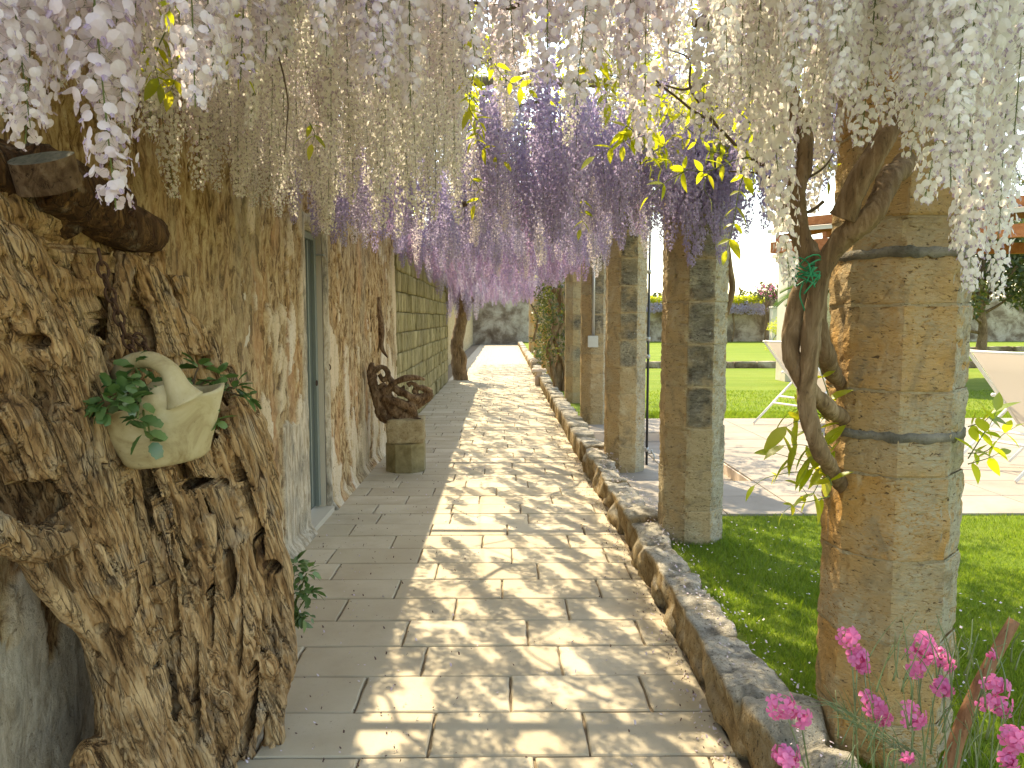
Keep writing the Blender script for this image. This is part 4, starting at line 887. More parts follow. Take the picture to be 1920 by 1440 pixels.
# ------------------------------------------------------------------ background on the right
def leaf_cloud(name, centers, n, size, mat, seed, squash=1.0, hang=0.3, parent=None, asp=.45):
    """n small folded leaves spread over blobs (x,y,z,r)"""
    g = np.random.default_rng(seed); C = np.array(centers, float); wgt = C[:, 3] ** 2; k = g.choice(len(C), n, p=wgt / wgt.sum())
    d = g.normal(size=(n, 3)); d /= np.linalg.norm(d, axis=1)[:, None]; rad = C[k, 3] * (g.uniform(0.25, 1, n) ** .5); p = C[k, :3] + d * rad[:, None] * np.array([1, 1, squash])
    keep = fbm(p * (2.2 / max(C[:, 3].mean(), .05)), 2, seed) > -.28; p = p[keep]; n = len(p)
    y = g.normal(size=(n, 3)); y[:, 2] -= hang; y /= np.linalg.norm(y, axis=1)[:, None]; x = np.cross(y, g.normal(size=(n, 3))); x /= np.linalg.norm(x, axis=1)[:, None]
    L = size * g.uniform(.6, 1.3, n)[:, None]; V = np.stack([p, p + y * L * .5 + x * L * asp / 2, p + y * L, p + y * L * .5 - x * L * asp / 2], 1).reshape(-1, 3)
    return obj(name, mesh_np(name, V, np.arange(4 * n).reshape(-1, 4), mat), parent)
# garden building: stone piers with caps carrying stained timber roof beams
gz = thing('garden_canopy', 'reddish timber roof on pale stone piers standing beyond the columns', 'garden canopy', (0, 0, 0))
pr = P(1490, 640, 17.5); px_, pt = pr[0], zat(490, 17.5)
b = MB(); b.box((px_, 17.5, (pt + GZ) / 2), (.62, .6, pt - GZ)); obj('pier', b.mesh('pier', M['pale_stone']), gz)
b = MB(); b.box((px_, 17.5, pt + .05), (.74, .72, .10)); b.box((px_, 17.5, pt + .14), (.86, .84, .08)); obj('capital', b.mesh('capital', M['pale_stone']), gz)
b = MB(); b.box((px_ + 7.6, 12.2, 1.6), (.5, .5, 3.0)); obj('pier', b.mesh('pier', M['pale_stone']), gz)
bz = pt + .20
for (a_, b__, wd) in (((px_ - .5, 17.5, bz + .10), (px_ + 12, 17.5, bz + .10), .24), ((px_ - .6, 17.45, bz + .1), (px_ + 6.9, 9.6, bz + .1), .24), ((px_ - .55, 17.4, bz + .62), (px_ + 6.9, 9.5, bz + .62), .18)):
    b = MB(); b.bar(a_, b__, .16, wd); obj('beam', b.mesh('beam', M['timber']), gz)
for i in range(11):
    t = i / 10; x = px_ - .5 + 7.3 * t; y = 17.4 - 7.8 * t; b = MB(); b.bar((x, y, bz + .30), (x + 4.2, y + 3.6, bz + 1.25), .09, .14); obj('rafter', b.mesh('rafter', M['timber']), gz)
b = MB(); b.add([[px_ - .7, 17.5, bz + .42], [px_ + 6.8, 9.5, bz + .42], [px_ + 11, 13.2, bz + 1.38], [px_ + 3.5, 21.2, bz + 1.38]] + [[px_ - .7, 17.5, bz + .50], [px_ + 6.8, 9.5, bz + .50], [px_ + 11, 13.2, bz + 1.46], [px_ + 3.5, 21.2, bz + 1.46]], [(3, 2, 1, 0), (4, 5, 6, 7), (0, 1, 5, 4), (1, 2, 6, 5), (2, 3, 7, 6), (3, 0, 4, 7)])
obj('roof_boards', b.mesh('roof_boards', M['plaster_white']), gz)
gp = thing('garden_wall', 'pinkish rendered garden wall with an opening, right of the wisteria hedge', 'wall', (17.6, 44.5, GZ))
obj('wall_body', rough_wall(3.2, 3.3, .5, 14, M['block'], .3, .05), gp)
pl_ = thing('gate_pillar', 'pale grey gate pillar at the end of the far wisteria hedge', 'pillar', (P(1448, 640, 45)[0], 44.6, GZ))
b = MB(); b.box((0, 0, 1.0), (.5, .5, 2.0), ch=.02); b.box((0, 0, 2.06), (.6, .6, .1), ch=.02); obj('shaft', b.mesh('shaft', M['pale_stone']), pl_)
# wisteria trained along the back wall
x0, x1 = P(1080, 600, 46)[0], P(1442, 600, 46)[0]
vh = thing('wisteria_hedge', 'far row of violet wisteria with yellow-green top along the back wall', 'climbing plant', (x0, 46.6, GZ))
gg = random.Random(4)
stuff(leaf_cloud('foliage', [(x0 * 0 + i * .5, -.1, 2.55 + gg.uniform(-.06, .06), .42) for i in range(int((x1 - x0) / .5))], 9000, .16, M['leaf_fresh'], 3, .55, .3, vh))
stuff(leaf_cloud('flowers', [(i * .33 , -.35, 2.05 + gg.uniform(-.1, .1), .36) for i in range(int((x1 - x0) / .33))], 9000, .09, M['pet_purple'], 5, 1.0, 1.5, vh, .8))
for i in range(5):
    b = MB(); b.tube(spline([[i * 3 + .5, -.1, 0], [i * 3 + .6, -.15, 1], [i * 3 + .4, -.1, 2.4]], 4), .06, 6); obj('trunk', b.mesh('trunk', M['vine'], True), vh)
def bush(name, label, cat, pos, blobs, n, size, mat, seed, trunk=0.0, tr=.03, extra=None):
    t = thing(name, label, cat, pos)
    if trunk:
        b = MB(); b.tube(spline([[0, 0, 0], [.03, 0, trunk * .5], [0, .02, trunk]], 4), list(np.linspace(tr * 1.3, tr * .7, 9)), 7)
        for bl in blobs[:6]: b.tube(spline([[0, 0, trunk * .8], [bl[0] * .5, bl[1] * .5, (trunk + bl[2]) / 2], [bl[0], bl[1], bl[2]]], 3), [tr * .6, tr * .5, tr * .45, tr * .4, tr * .3, tr * .2, tr * .1], 5)
        obj('trunk', b.mesh('trunk', M['vine'], True), t)
    stuff(leaf_cloud('crown', blobs, n, size, mat, seed, parent=t))
    if extra: stuff(leaf_cloud('blossom', extra[0], extra[1], extra[2], extra[3], seed + 1, parent=t, asp=.9))
    return t
q = P(1460, 640, 34)
bush('ornamental_shrub', 'small round-headed ornamental shrub on a stem in the lawn', 'shrub', (q[0], 34, GZ), [(0, 0, 1.1, .42), (.25, 0, .95, .3), (-.2, .1, 1.0, .3), (0, 0, .25, .35), (.45, 0, .2, .35), (-.4, 0, .15, .25)], 2600, .07, M['leaf_fresh'], 6, 1.0, .04)
q = P(1432, 560, 46)
bush('pink_shrub', 'pink-flowering shrub rising above the far wisteria hedge', 'shrub', (q[0], 45.6, GZ), [(0, 0, 3.0, .5), (.8, 0, 2.7, .5), (-.5, 0, 2.7, .3)], 700, .16, M['leaf_dark'], 7, 2.6, .05, ([(0, 0, 3.1, .55), (.9, 0, 2.9, .5)], 260, .10, M['pet_pink']))
# cycad
q = P(1534, 548, 16.2); cy = thing('cycad', 'cycad with stiff dark green arching fronds beyond the twisted vine stems', 'palm', (q[0], 16.2, GZ)); ch_ = q[2] - GZ
b = MB(); b.tube(np.array([[0, 0, z] for z in np.linspace(0, ch_, 12)]), [.17 + .02 * (i % 2) for i in range(12)], 12, rough=.1); obj('trunk', b.mesh('trunk', M['vine'], True), cy)
def frond():
    b = MB(); n = 34; pts = [[0, t * .92, .42 * t - .55 * t * t] for t in np.linspace(0, 1, 12)]; b.tube(pts, .008, 4)
    for i in range(n):
        t = .12 + .88 * i / n; p = np.array([0, t * .92, .42 * t - .55 * t * t]); L = .21 * math.sin(math.pi * min(1, t * .85 + .12)) + .03
        for s in (-1, 1): q_ = p + np.array([s * L * .8, L * .55, .05]); b.add([p, p + np.array([0, .022, 0]), q_], [(0, 1, 2)])
    return b.mesh('frond', M['leaf_palm'])
fm = frond()
for i in range(34):
    el = [.9, .45, .1, -.2][i % 4]; obj('frond', fm, cy, (0, 0, ch_), (el, .0, i * 2.4))
# big trees right
def tree(name, label, pos, H, R0, n, size, mat, seed, tb=2.2):
    r = random.Random(seed); blobs = [(r.gauss(0, R0 * .5), r.gauss(0, R0 * .4), H * .62 + r.gauss(0, H * .17), R0 * r.uniform(.22, .42)) for _ in range(26)]
    t = thing(name, label, 'tree', pos); b = MB(); b.tube(spline([[0, 0, -.05], [.08, 0, tb * .5], [-.05, 0, tb], [0, 0, H * .6]], 5), list(np.linspace(.20, .06, 16)), 9, rough=.1)
    for bl in blobs: b.tube(spline([[0, 0, min(tb, bl[2] * .6)], [bl[0] * .5, bl[1] * .5, bl[2] * .75], bl[:3]], 4), list(np.linspace(.07, .015, 9)), 5)
    obj('trunk', b.mesh('trunk', M['vine'], True), t)
    stuff(leaf_cloud('crown', blobs, n, size, mat, seed, parent=t)); return t
tree('magnolia_tree', 'dark glossy-leaved tree at the right edge beyond the lawn', (P(1872, 640, 26)[0], 27, GZ), 6.2, 2.6, 15000, .20, M['leaf_dark'], 3, 2.0)
tree('magnolia_tree', 'dark tree farther right with a low crown reaching outside the photo', (P(1985, 640, 30)[0], 31, GZ), 6.8, 3.0, 12000, .20, M['leaf_dark'], 8, 2.2)
tree('broadleaf_tree', 'green tree showing above the back wall behind the column gap', (P(1560, 640, 60)[0], 60, 0), 6.5, 3.0, 8000, .25, M['leaf_canopy'], 13)
g_ = np.random.default_rng(3); stuff(leaf_cloud('distant_trees', [(x, 150 + g_.uniform(-8, 8), 2.0 + g_.uniform(0, 3.5), 3.5) for x in np.arange(-60, 260, 3.2)], 26000, 1.1, M['leaf_dark'], 12), 'hazy line of trees beyond the garden wall', 'trees')

# ------------------------------------------------------------------ far right side of the path: trough, stool, dark vine
tr_ = thing('stone_trough', 'low grey stone trough standing on the kerb line far down the path', 'planter', (G(1000, 700)[0] + .45, 22.6, 0))
b = MB(); b.box((0, 0, .17), (.95, .75, .34), ch=.04); obj('trough_body', b.mesh('trough_body', M['farwall']), tr_)
stuff(leaf_cloud('plants', [(-.2, 0, .42, .18), (.1, 0, .5, .22), (.3, .1, .4, .15)], 500, .09, M['leaf_succulent'], 4, parent=tr_))
q = G(1007, 722)
bn = thing('terracotta_stool', 'small pale terracotta pedestal with a flat top by the kerb', 'stool', (q[0] + .05, q[1], 0))
b = MB(); b.box((0, 0, .10), (.20, .20, .20), ch=.01); b.box((0, 0, .26), (.13, .14, .12)); b.box((0, 0, .35), (.34, .3, .07), ch=.02); obj('stool_body', b.mesh('stool_body', M['blush_stone']), bn)
def stems(name, label, pls, mat=M['vine'], cat='climbing plant', me=True):
    t = thing(name, label, cat)
    for i, (pts, r0, r1) in enumerate(pls):
        s = spline(pts, 7); n = len(s); s = s + np.stack([fbm(s * 3 + i, 2, 80 + i + k) for k in range(3)], 1) * min(.02, r0 * .35) * 2; b = MB(); b.tube(s, list(np.linspace(r0, r1, n)), 12, rough=.22, seed=i); obj('stem', b.mesh('stem', mat, True), t)
    return t
def FP(l, d): return [P(a[0], a[1], d + (a[2] if len(a) > 2 else 0)) for a in l]

# ------------------------------------------------------------------ wisteria racemes
def rot_basis(out, g):
    """frames (n,3,3): columns x,y,z with z = facing direction"""
    z = out / np.linalg.norm(out, axis=1)[:, None]; up = np.tile([0, 0, 1.0], (len(z), 1)); x = np.cross(up, z); x /= np.linalg.norm(x, axis=1)[:, None] + 1e-9; y = np.cross(z, x)
    a = g.uniform(-.9, .9, len(z)); ca, sa = np.cos(a)[:, None], np.sin(a)[:, None]; return np.stack([x * ca + y * sa, -x * sa + y * ca, z], -1)
def floret(lod):
    V = []; F = []; Mi = []
    if lod == 0:
        # banner: rounded, bent back, folded along the middle
        V += [(0, 0, 0)]; k = 9
        for i in range(k):
            a = -math.pi * .5 + (i + .5) / k * 2 * math.pi; r_ = 1.0 if abs(math.cos(a)) > .2 or math.sin(a) > 0 else .75
            x, y = 1.02 * r_ * math.cos(a), .95 * r_ * math.sin(a) + .62; V.append((x, y, -.22 * (x * x) - .28 * max(0, y - .4) + .10))
        V[0] = (0, .55, .16)
        for i in range(k): F.append((0, 1 + i, 1 + (i + 1) % k)); Mi.append(0)
        n = len(V)      # two wings + keel, hanging forward and down
        for s in (-1, 1):
            V += [(0, .05, .0), (s * .34, -.25, .35), (s * .22, -.95, .55), (0, -.75, .62), (s * .05, -.2, .42)]; F += [(n, n + 1, n + 4), (n + 1, n + 2, n + 3, n + 4)]; Mi += [1, 1]; n += 5
    elif lod == 1:
        V = [(0, -.15, 0), (.95, .3, -.22), (.6, 1.25, -.35), (-.6, 1.25, -.35), (-.95, .3, -.22), (0, .5, .15)]; F = [(5, 0, 1), (5, 1, 2), (5, 2, 3), (5, 3, 4), (5, 4, 0)]; Mi = [0] * 5
        V += [(0, .05, .05), (.32, -.45, .45), (0, -1.0, .55), (-.32, -.45, .45)]; F += [(6, 7, 8, 9)]; Mi += [1]
    else:
        V = [(0, -.3, 0), (.95, .4, -.2), (0, 1.25, -.2), (-.95, .4, -.2), (0, .1, .1), (.35, -.5, .4), (0, -1.0, .5), (-.35, -.5, .4)]; F = [(0, 1, 2, 3), (4, 5, 6, 7)]; Mi = [0, 1]
    return np.array(V, float), F, Mi
def raceme_mesh(L, n, Rd, size, lod, mats, seed, stemless=.08):
    g = np.random.default_rng(seed); t = (np.arange(n) + g.uniform(0, 1, n)) / n; t = t ** .92
    az = np.arange(n) * 2.39996 + g.uniform(-.4, .4, n); out = np.stack([np.cos(az), np.sin(az), g.uniform(-.45, .55, n)], 1)
    env = np.where(t < .15, .75 + t * 1.7, 1.0) * (1 - np.clip((t - .55) / .45, 0, 1) ** 1.3 * .68); rad = Rd * env * g.uniform(.55, 1.0, n)
    bend = np.array([g.uniform(-.03, .03), g.uniform(-.03, .03), 0]); axis = np.stack([bend[0] * t * t, bend[1] * t * t, -stemless - t * (L - stemless)], 1)
    p = axis + out * rad[:, None] * np.array([1, 1, .6]); B = rot_basis(out * np.array([1, 1, 0]) + np.stack([0 * t, 0 * t, g.uniform(-.5, .3, n)], 1) + g.normal(0, .25, (n, 3)), g)
    s = size * (1 - .5 * np.clip((t - .45) / .55, 0, 1)) * g.uniform(.8, 1.15, n); fv, ff, fm_ = floret(lod); k = len(fv)
    V = np.einsum('nij,kj->nki', B, fv) * s[:, None, None] + p[:, None, :]; V = V.reshape(-1, 3); F = []; Mi = []
    base = np.arange(n) * k
    for i in range(n):
        for f, m in zip(ff, fm_): F.append(tuple(base[i] + j for j in f)); Mi.append(m)
    Vs = [V]; nn = len(V)
    if lod < 2:     # pedicels
        step = 1; a0 = axis + np.array([0, 0, .012]); side = np.cross(out, [0, 0, 1.0]); side /= np.linalg.norm(side, axis=1)[:, None]
        ped_ = np.stack([a0 - side * .0006, a0 + side * .0006, p], 1).reshape(-1, 3); Vs.append(ped_)
        for i in range(n): F.append((nn + 3 * i, nn + 3 * i + 1, nn + 3 * i + 2)); Mi.append(2)
        nn += len(ped_)
    m = 6; ring = []
    zz = np.linspace(0.03, -L, m)
    for i, z in enumerate(zz):
        tt = max(0, -z / L); r_ = .0022 * (1 - .6 * tt)
        for j in range(3): ring.append([bend[0] * tt * tt + r_ * math.cos(j * 2.094), bend[1] * tt * tt + r_ * math.sin(j * 2.094), z])
    Vs.append(np.array(ring))
    for i in range(m - 1):
        for j in range(3): F.append((nn + i * 3 + j, nn + i * 3 + (j + 1) % 3, nn + (i + 1) * 3 + (j + 1) % 3, nn + (i + 1) * 3 + j)); Mi.append(2)
    return mesh_np('raceme', np.concatenate(Vs), F, mats, False, Mi)
WH_ = [M['pet_white'], M['pet_keel_w'], M['stem']]; BL_ = [M['pet_blush'], M['pet_keel_w'], M['stem']]; PU_ = [M['pet_purple'], M['pet_keel_p'], M['stem']]; MV_ = [M['pet_pink_far'], M['pet_keel_p'], M['stem']]
R_near = [raceme_mesh(.62, 250, .060, .0128, 0, BL_, s) for s in range(4)]
R_wnear = [raceme_mesh(.70, 300, .058, .0126, 0, WH_, 20 + s) for s in range(4)]
R_white = [raceme_mesh(.74, 300, .064, .0132, 1, WH_, 40 + s) for s in range(5)]
R_purp = [raceme_mesh(.62, 320, .068, .0128, 1, PU_, 60 + s) for s in range(5)]
R_blmid = [raceme_mesh(.66, 290, .064, .0132, 1, BL_, 70 + s) for s in range(3)]
R_far = [raceme_mesh(.60, 200, .072, .0165, 2, MV_, 80 + s) for s in range(5)]
R_far2 = [raceme_mesh(.60, 200, .072, .0165, 2, PU_, 90 + s) for s in range(3)]
R_deep = [raceme_mesh(.62, 260, .068, .0145, 1, [M['pet_deep'], M['pet_keel_p'], M['stem']], 120 + s) for s in range(3)]
wr = random.Random(21)
def hang(parent, me, p, k=1.0, kz=None):
    kz = kz or k
    return obj('raceme', me, parent, tuple(p), (wr.uniform(-.06, .06), wr.uniform(-.06, .06), wr.uniform(0, 6.28)), (k, k, kz))
# the old white wisteria climbing the nearest column
vine_w = thing('wisteria_vine', 'white and blush wisteria with thick twisting stems beside the nearest column', 'climbing plant')
cd = 2.2
for i, (pl, r0, r1) in enumerate([
    (FP([(1590, 930, .35), (1556, 880, .08), (1530, 830, -.02), (1514, 740, -.04), (1516, 640, -.05), (1532, 560, -.06), (1548, 500, -.08), (1580, 450, -.10), (1630, 400, -.14), (1660, 340, -.10), (1700, 300, .05)], cd), .021, .032),
    (FP([(1600, 800, .35), (1555, 765, .08), (1510, 715, .0), (1484, 660, .0), (1492, 600, .0), (1508, 545, .0), (1528, 480, .0)], cd), .025, .030),
    (FP([(1580, 410, -.14), (1612, 345, -.17), (1650, 265, -.17), (1695, 180, -.12), (1730, 60, -.05), (1760, -90, 0)], cd), .032, .024),
    (FP([(1528, 500, .0), (1498, 430, .02), (1490, 370, .04), (1503, 310, .05), (1504, 250, .06), (1484, 190, .08), (1448, 105, .12), (1418, 20, .18), (1395, -70, .25)], cd), .031, .018),
    (FP([(1462, 140, .10), (1476, 70, .10), (1470, -30, .1)], cd), .018, .015),
    (FP([(1538, 520, .06), (1536, 600, .08), (1550, 680, .12), (1590, 740, .35)], cd), .026, .022)]):
    s = spline(pl, 18); n = len(s); s = s + np.stack([fbm(s * 7 + i, 2, 80 + i + k) for k in range(3)], 1) * .012
    b = MB(); b.tube(s, list(np.linspace(r0, r1, n) * (1 + .14 * fbm(s * 9, 2, i))), 22, rough=.16, seed=i, bark=1); obj('stem', b.mesh('stem', M['vine'], True), vine_w)
tw = thing('green_twine', 'bright green twine knotted round the vine stems', 'string')
b = MB(); g0 = P(1508, 515, cd - .07); rt = random.Random(6)
for k in range(5):
    c_ = g0 + np.array([rt.uniform(-.004, .004), 0, rt.uniform(-.02, .02)]); b.tube([c_ + np.array([.030 * math.cos(a) + .006 * math.sin(3 * a + k), .045 * math.sin(a) - .01, .012 * math.sin(2 * a + k) + .012 * k - .02]) for a in np.linspace(0, 5.6, 16)], .0022, 5)
for k in range(5): b.tube(spline([g0 + np.array([0, -.055, 0]), g0 + np.array([rt.uniform(-.03, .03), -.06, rt.uniform(-.03, .04)]), g0 + np.array([rt.uniform(-.025, .02), -.055, rt.uniform(-.07, .01)])], 5), .0022, 5)
obj('knot', b.mesh('knot', M['string'], True), tw)
b = MB(); b.tube(spline(FP([(1506, 530), (1500, 555), (1512, 590), (1518, 615)], cd - .06), 5), .0022, 5); obj('loose_end', b.mesh('loose_end', M['string'], True), tw)

BO = lambda px, py, d: P(px, py, d)         # bottom tip wanted here
n_w = 0
near_list = [  # (px, py of tip, depth, kind, length scale)
    (20, 240, 1.05, 'b', 1.0), (95, 275, 1.10, 'b', 1.0), (60, 215, 1.2, 'b', 1.0), (172, 385, 1.05, 'b', 1.12), (215, 230, 1.15, 'b', 1.0), (130, 200, 1.25, 'b', 1), (250, 150, 1.35, 'b', 1),
    (350, 190, 1.05, 'b', 1.0), (395, 150, 1.1, 'b', 1.0), (440, 205, 1.2, 'b', 1), (480, 160, 1.3, 'b', 1), (-30, 180, 1.0, 'b', 1), (300, 80, 1.2, 'b', 1), (540, 120, 1.35, 'b', 1.0),
    (650, 180, 1.35, 'b', 1.0), (705, 150, 1.3, 'b', 1.0), (770, 190, 1.4, 'b', 1.0), (830, 150, 1.4, 'b', 1), (600, 90, 1.3, 'b', 1),
    (940, 110, 1.45, 'b', 1.0), (1010, 160, 1.4, 'b', 1), (1080, 120, 1.5, 'b', 1), (1130, 200, 1.35, 'b', 1), (1200, 150, 1.4, 'b', 1), (1250, 90, 1.5, 'b', 1.0), (1205, 300, 1.5, 'b', 1),
    (1330, 270, 1.9, 'w', 1), (1385, 250, 2.1, 'w', 1), (1420, 540, 2.05, 'w', 1.1), (1445, 430, 2.2, 'w', 1.1), (1405, 330, 1.9, 'w', 1), (1375, 180, 1.7, 'w', 1), (1350, 140, 1.5, 'w', 1),
    (1500, 170, 1.45, 'w', 1), (1550, 190, 1.4, 'w', 1.0), (1600, 160, 1.35, 'w', 1), (1645, 265, 1.5, 'w', 1.0), (1690, 200, 1.4, 'w', 1), (1725, 150, 1.25, 'w', 1), (1755, 350, 1.35, 'w', 1.1), (1775, 240, 1.2, 'w', 1),
    (1800, 545, 1.75, 'w', 1.15), (1820, 380, 1.5, 'w', 1.1), (1850, 300, 1.3, 'w', 1.1), (1890, 430, 1.7, 'w', 1.1), (1915, 300, 1.35, 'w', 1), (1885, 210, 1.2, 'w', 1), (1840, 470, 1.9, 'w', 1), (1935, 360, 1.6, 'w', 1.0), (1870, 120, 1.2, 'w', 1), (1580, 60, 1.3, 'w', 1), (1470, 100, 1.4, 'w', 1),
    (1590, 210, 1.8, 'w', 1), (1625, 150, 1.6, 'w', 1), (1660, 190, 1.7, 'w', 1), (1700, 240, 1.75, 'w', 1), (1735, 290, 1.6, 'w', 1), (1670, 110, 1.4, 'w', 1), (1560, 140, 1.7, 'w', 1), (1515, 110, 1.6, 'w', 1), (1480, 190, 1.8, 'w', 1), (1440, 160, 1.7, 'w', 1), (1540, 250, 1.9, 'w', 1), (1790, 330, 1.7, 'w', 1), (1615, 240, 1.9, 'w', 1), (1845, 560, 2.2, 'w', 1.1),
    (1535, 400, 2.5, 'w', 1.0), (1560, 330, 2.4, 'w', 1.0), (1525, 300, 2.6, 'w', 1), (1455, 300, 2.4, 'w', 1.0)]
for (px, py, d, kd, kl) in near_list:
    me = (R_near if kd == 'b' else R_wnear)[wr.randrange(4)]; L = (.62 if kd == 'b' else .70) * kl; p = P(px, py, d) + np.array([0, 0, L]); hang(vine_w, me, p, wr.uniform(.92, 1.08), kl); n_w += 1
    if p[2] < 2.9:      # stalk up to the canopy
        b = MB(); b.tube([p - np.array([0, 0, .02]), p + np.array([.01, .01, (2.95 - p[2]) * .5]), [p[0], p[1], 2.95]], .0022, 4); obj('twig', b.mesh('twig', M['stem']), vine_w)
def ok_gap(x, y, zb):
    """keep the narrow sight gaps of the photograph open"""
    px = 945 + x / y * FPX; py = 597 - (zb - EYE) / y * FPX
    return not (862 < px < 905 and y < 4.6)
def fill(parent, x0, x1, y0, y1, n, pick, zt=(2.78, 2.95), mind=1.35, kz=(.8, 1.1), reject=None):
    c = 0; tries = 0; pts = []
    while c < n and tries < n * 60:
        tries += 1; x = wr.uniform(x0, x1); y = wr.uniform(y0, y1)
        if math.hypot(x, y) < mind or not ok_gap(x, y, 2.2): continue
        if reject and reject(x, y): continue
        md = .11 if tries < n * 30 else .06
        if any(abs(a - x) < md and abs(b_ - y) < md for a, b_ in pts): continue
        if any(abs(yy - y) < .09 and abs(x - .0) < 9 and False for yy in CY): continue
        pts.append((x, y)); k = wr.uniform(.85, 1.1); hang(parent, pick(x, y), (x, y, wr.uniform(*zt)), k, wr.uniform(*kz)); c += 1
    return c
def open_right(x, y):       # sky shows between the vine stem and the second column
    px = 945 + x / y * FPX
    return 1262 < px < 1325 and y < 4 and wr.random() < .8 or px > 1960 and y < 2
vine_w2 = thing('wisteria_vine', 'dense cream-white wisteria hanging along the wall on the left of the path', 'climbing plant')
fill(vine_w2, -1.32, -0.12, 1.45, 4.3, 215, lambda x, y: (R_wnear if y < 2.3 else R_white)[wr.randrange(4)] if wr.random() < .8 or y > 3 else R_blmid[wr.randrange(3)], kz=(.7, 1.15))
fill(vine_w, -0.10, 1.75, 1.7, 3.3, 58, lambda x, y: R_white[wr.randrange(5)] if wr.random() < .5 else R_blmid[wr.randrange(3)], kz=(.55, .9), reject=open_right)
vine_p = stems('wisteria_vine', 'lavender and violet wisteria filling the middle of the pergola, thin stem by the second column', [(FP([(1362, 590), (1374, 545), (1370, 500), (1366, 440), (1370, 380), (1360, 300)], 5.3), .022, .016)])
fill(vine_p, -0.1, 1.6, 3.6, 4.6, 40, lambda x, y: R_deep[wr.randrange(3)], zt=(2.6, 2.85), kz=(.9, 1.1), reject=open_right)
fill(vine_p, -1.3, 1.6, 4.4, 9.6, 240, lambda x, y: R_deep[wr.randrange(3)] if wr.random() < .35 else R_purp[wr.randrange(5)] if wr.random() < .7 else (R_blmid[wr.randrange(3)] if wr.random() < .75 else R_far[wr.randrange(5)]), zt=(2.7, 2.92), kz=(.85, 1.15), reject=lambda x, y: (x > 1.25 and y > 6.2) or (x < -.62 and 6.7 < y < 9.3 and wr.random() < .85) or open_right(x, y))  # racemes thinned at left on purpose, so a sun patch reaches the path
for (px, py, d, kl) in [(1262, 470, 4.5, 1.2), (1290, 500, 4.45, 1.3), (1318, 480, 4.4, 1.25), (1345, 495, 4.4, 1.3), (1370, 470, 4.5, 1.2), (1392, 440, 4.6, 1.1), (1275, 420, 4.6, 1.1), (1330, 430, 4.3, 1.1), (1360, 400, 4.3, 1.1), (1305, 440, 4.55, 1.2),
    (880, 330, 5.2, 1), (905, 340, 5.4, 1), (940, 345, 5.0, 1), (955, 300, 4.8, 1)]:
    p = P(px, py, d) + np.array([0, 0, .62 * kl]); obj('raceme', R_deep[wr.randrange(3)], vine_p, tuple(p), (0, 0, wr.uniform(0, 6)), (1.05, 1.05, kl))
vine_l = stems('wisteria_vine', 'mauve wisteria with a stout leaning trunk at the left of the path', [([G(866, 712) + np.array([-.05, 0, -.05]), P(862, 690, 19.4), P(856, 655, 19.4), P(860, 620, 19.4), P(868, 585, 19.4), P(862, 560, 19.3), P(850, 520, 19.2)], .19, .12),
    (FP([(860, 700), (871, 680), (862, 650)], 19.3), .12, .05), (FP([(866, 590), (885, 560), (900, 530)], 19.3), .07, .04)])
fill(vine_l, -1.3, 1.5, 9.4, 15.5, 282, lambda x, y: (R_far if wr.random() < .75 else R_far2)[wr.randrange(3)], zt=(2.70, 2.95), kz=(.85, 1.15))
vine_d = stems('wisteria_vine', 'far wisteria with dark tangled stems climbing a column at the right of the path', [(FP([(1050, 750), (1046, 700), (1054, 660), (1040, 620), (1052, 570), (1040, 540)], 15.1), .10, .07), (FP([(1042, 745), (1036, 690), (1030, 650), (1044, 600), (1030, 560)], 15.0), .06, .04),
    (FP([(1056, 745), (1060, 690), (1042, 640), (1058, 600), (1050, 540)], 15.0), .05, .04), (FP([(1000, 640), (1008, 600), (996, 570)], 17.5), .03, .02)])
fill(vine_d, -1.4, 1.5, 15.3, 27.5, 298, lambda x, y: (R_far if wr.random() < .7 else R_far2)[wr.randrange(3)], zt=(2.65, 2.95), kz=(.9, 1.35))
# flowers massed round the leaning trunk, leafy shoots round the dark vine stems
for i in range(16):
    p = P(wr.uniform(836, 905), wr.uniform(508, 560), 19.0 + wr.uniform(-.5, .3)); obj('raceme', R_far2[i % 3], vine_l, tuple(p), (0, 0, wr.uniform(0, 6)), (1.2, 1.2, 1.1))
stuff(leaf_cloud('shoots', [(.98 + wr.uniform(-.15, .25), 14 + wr.uniform(0, 7), wr.uniform(.6, 2.5), .22) for _ in range(34)], 2600, .08, M['leaf_dark'], 61, parent=vine_d))
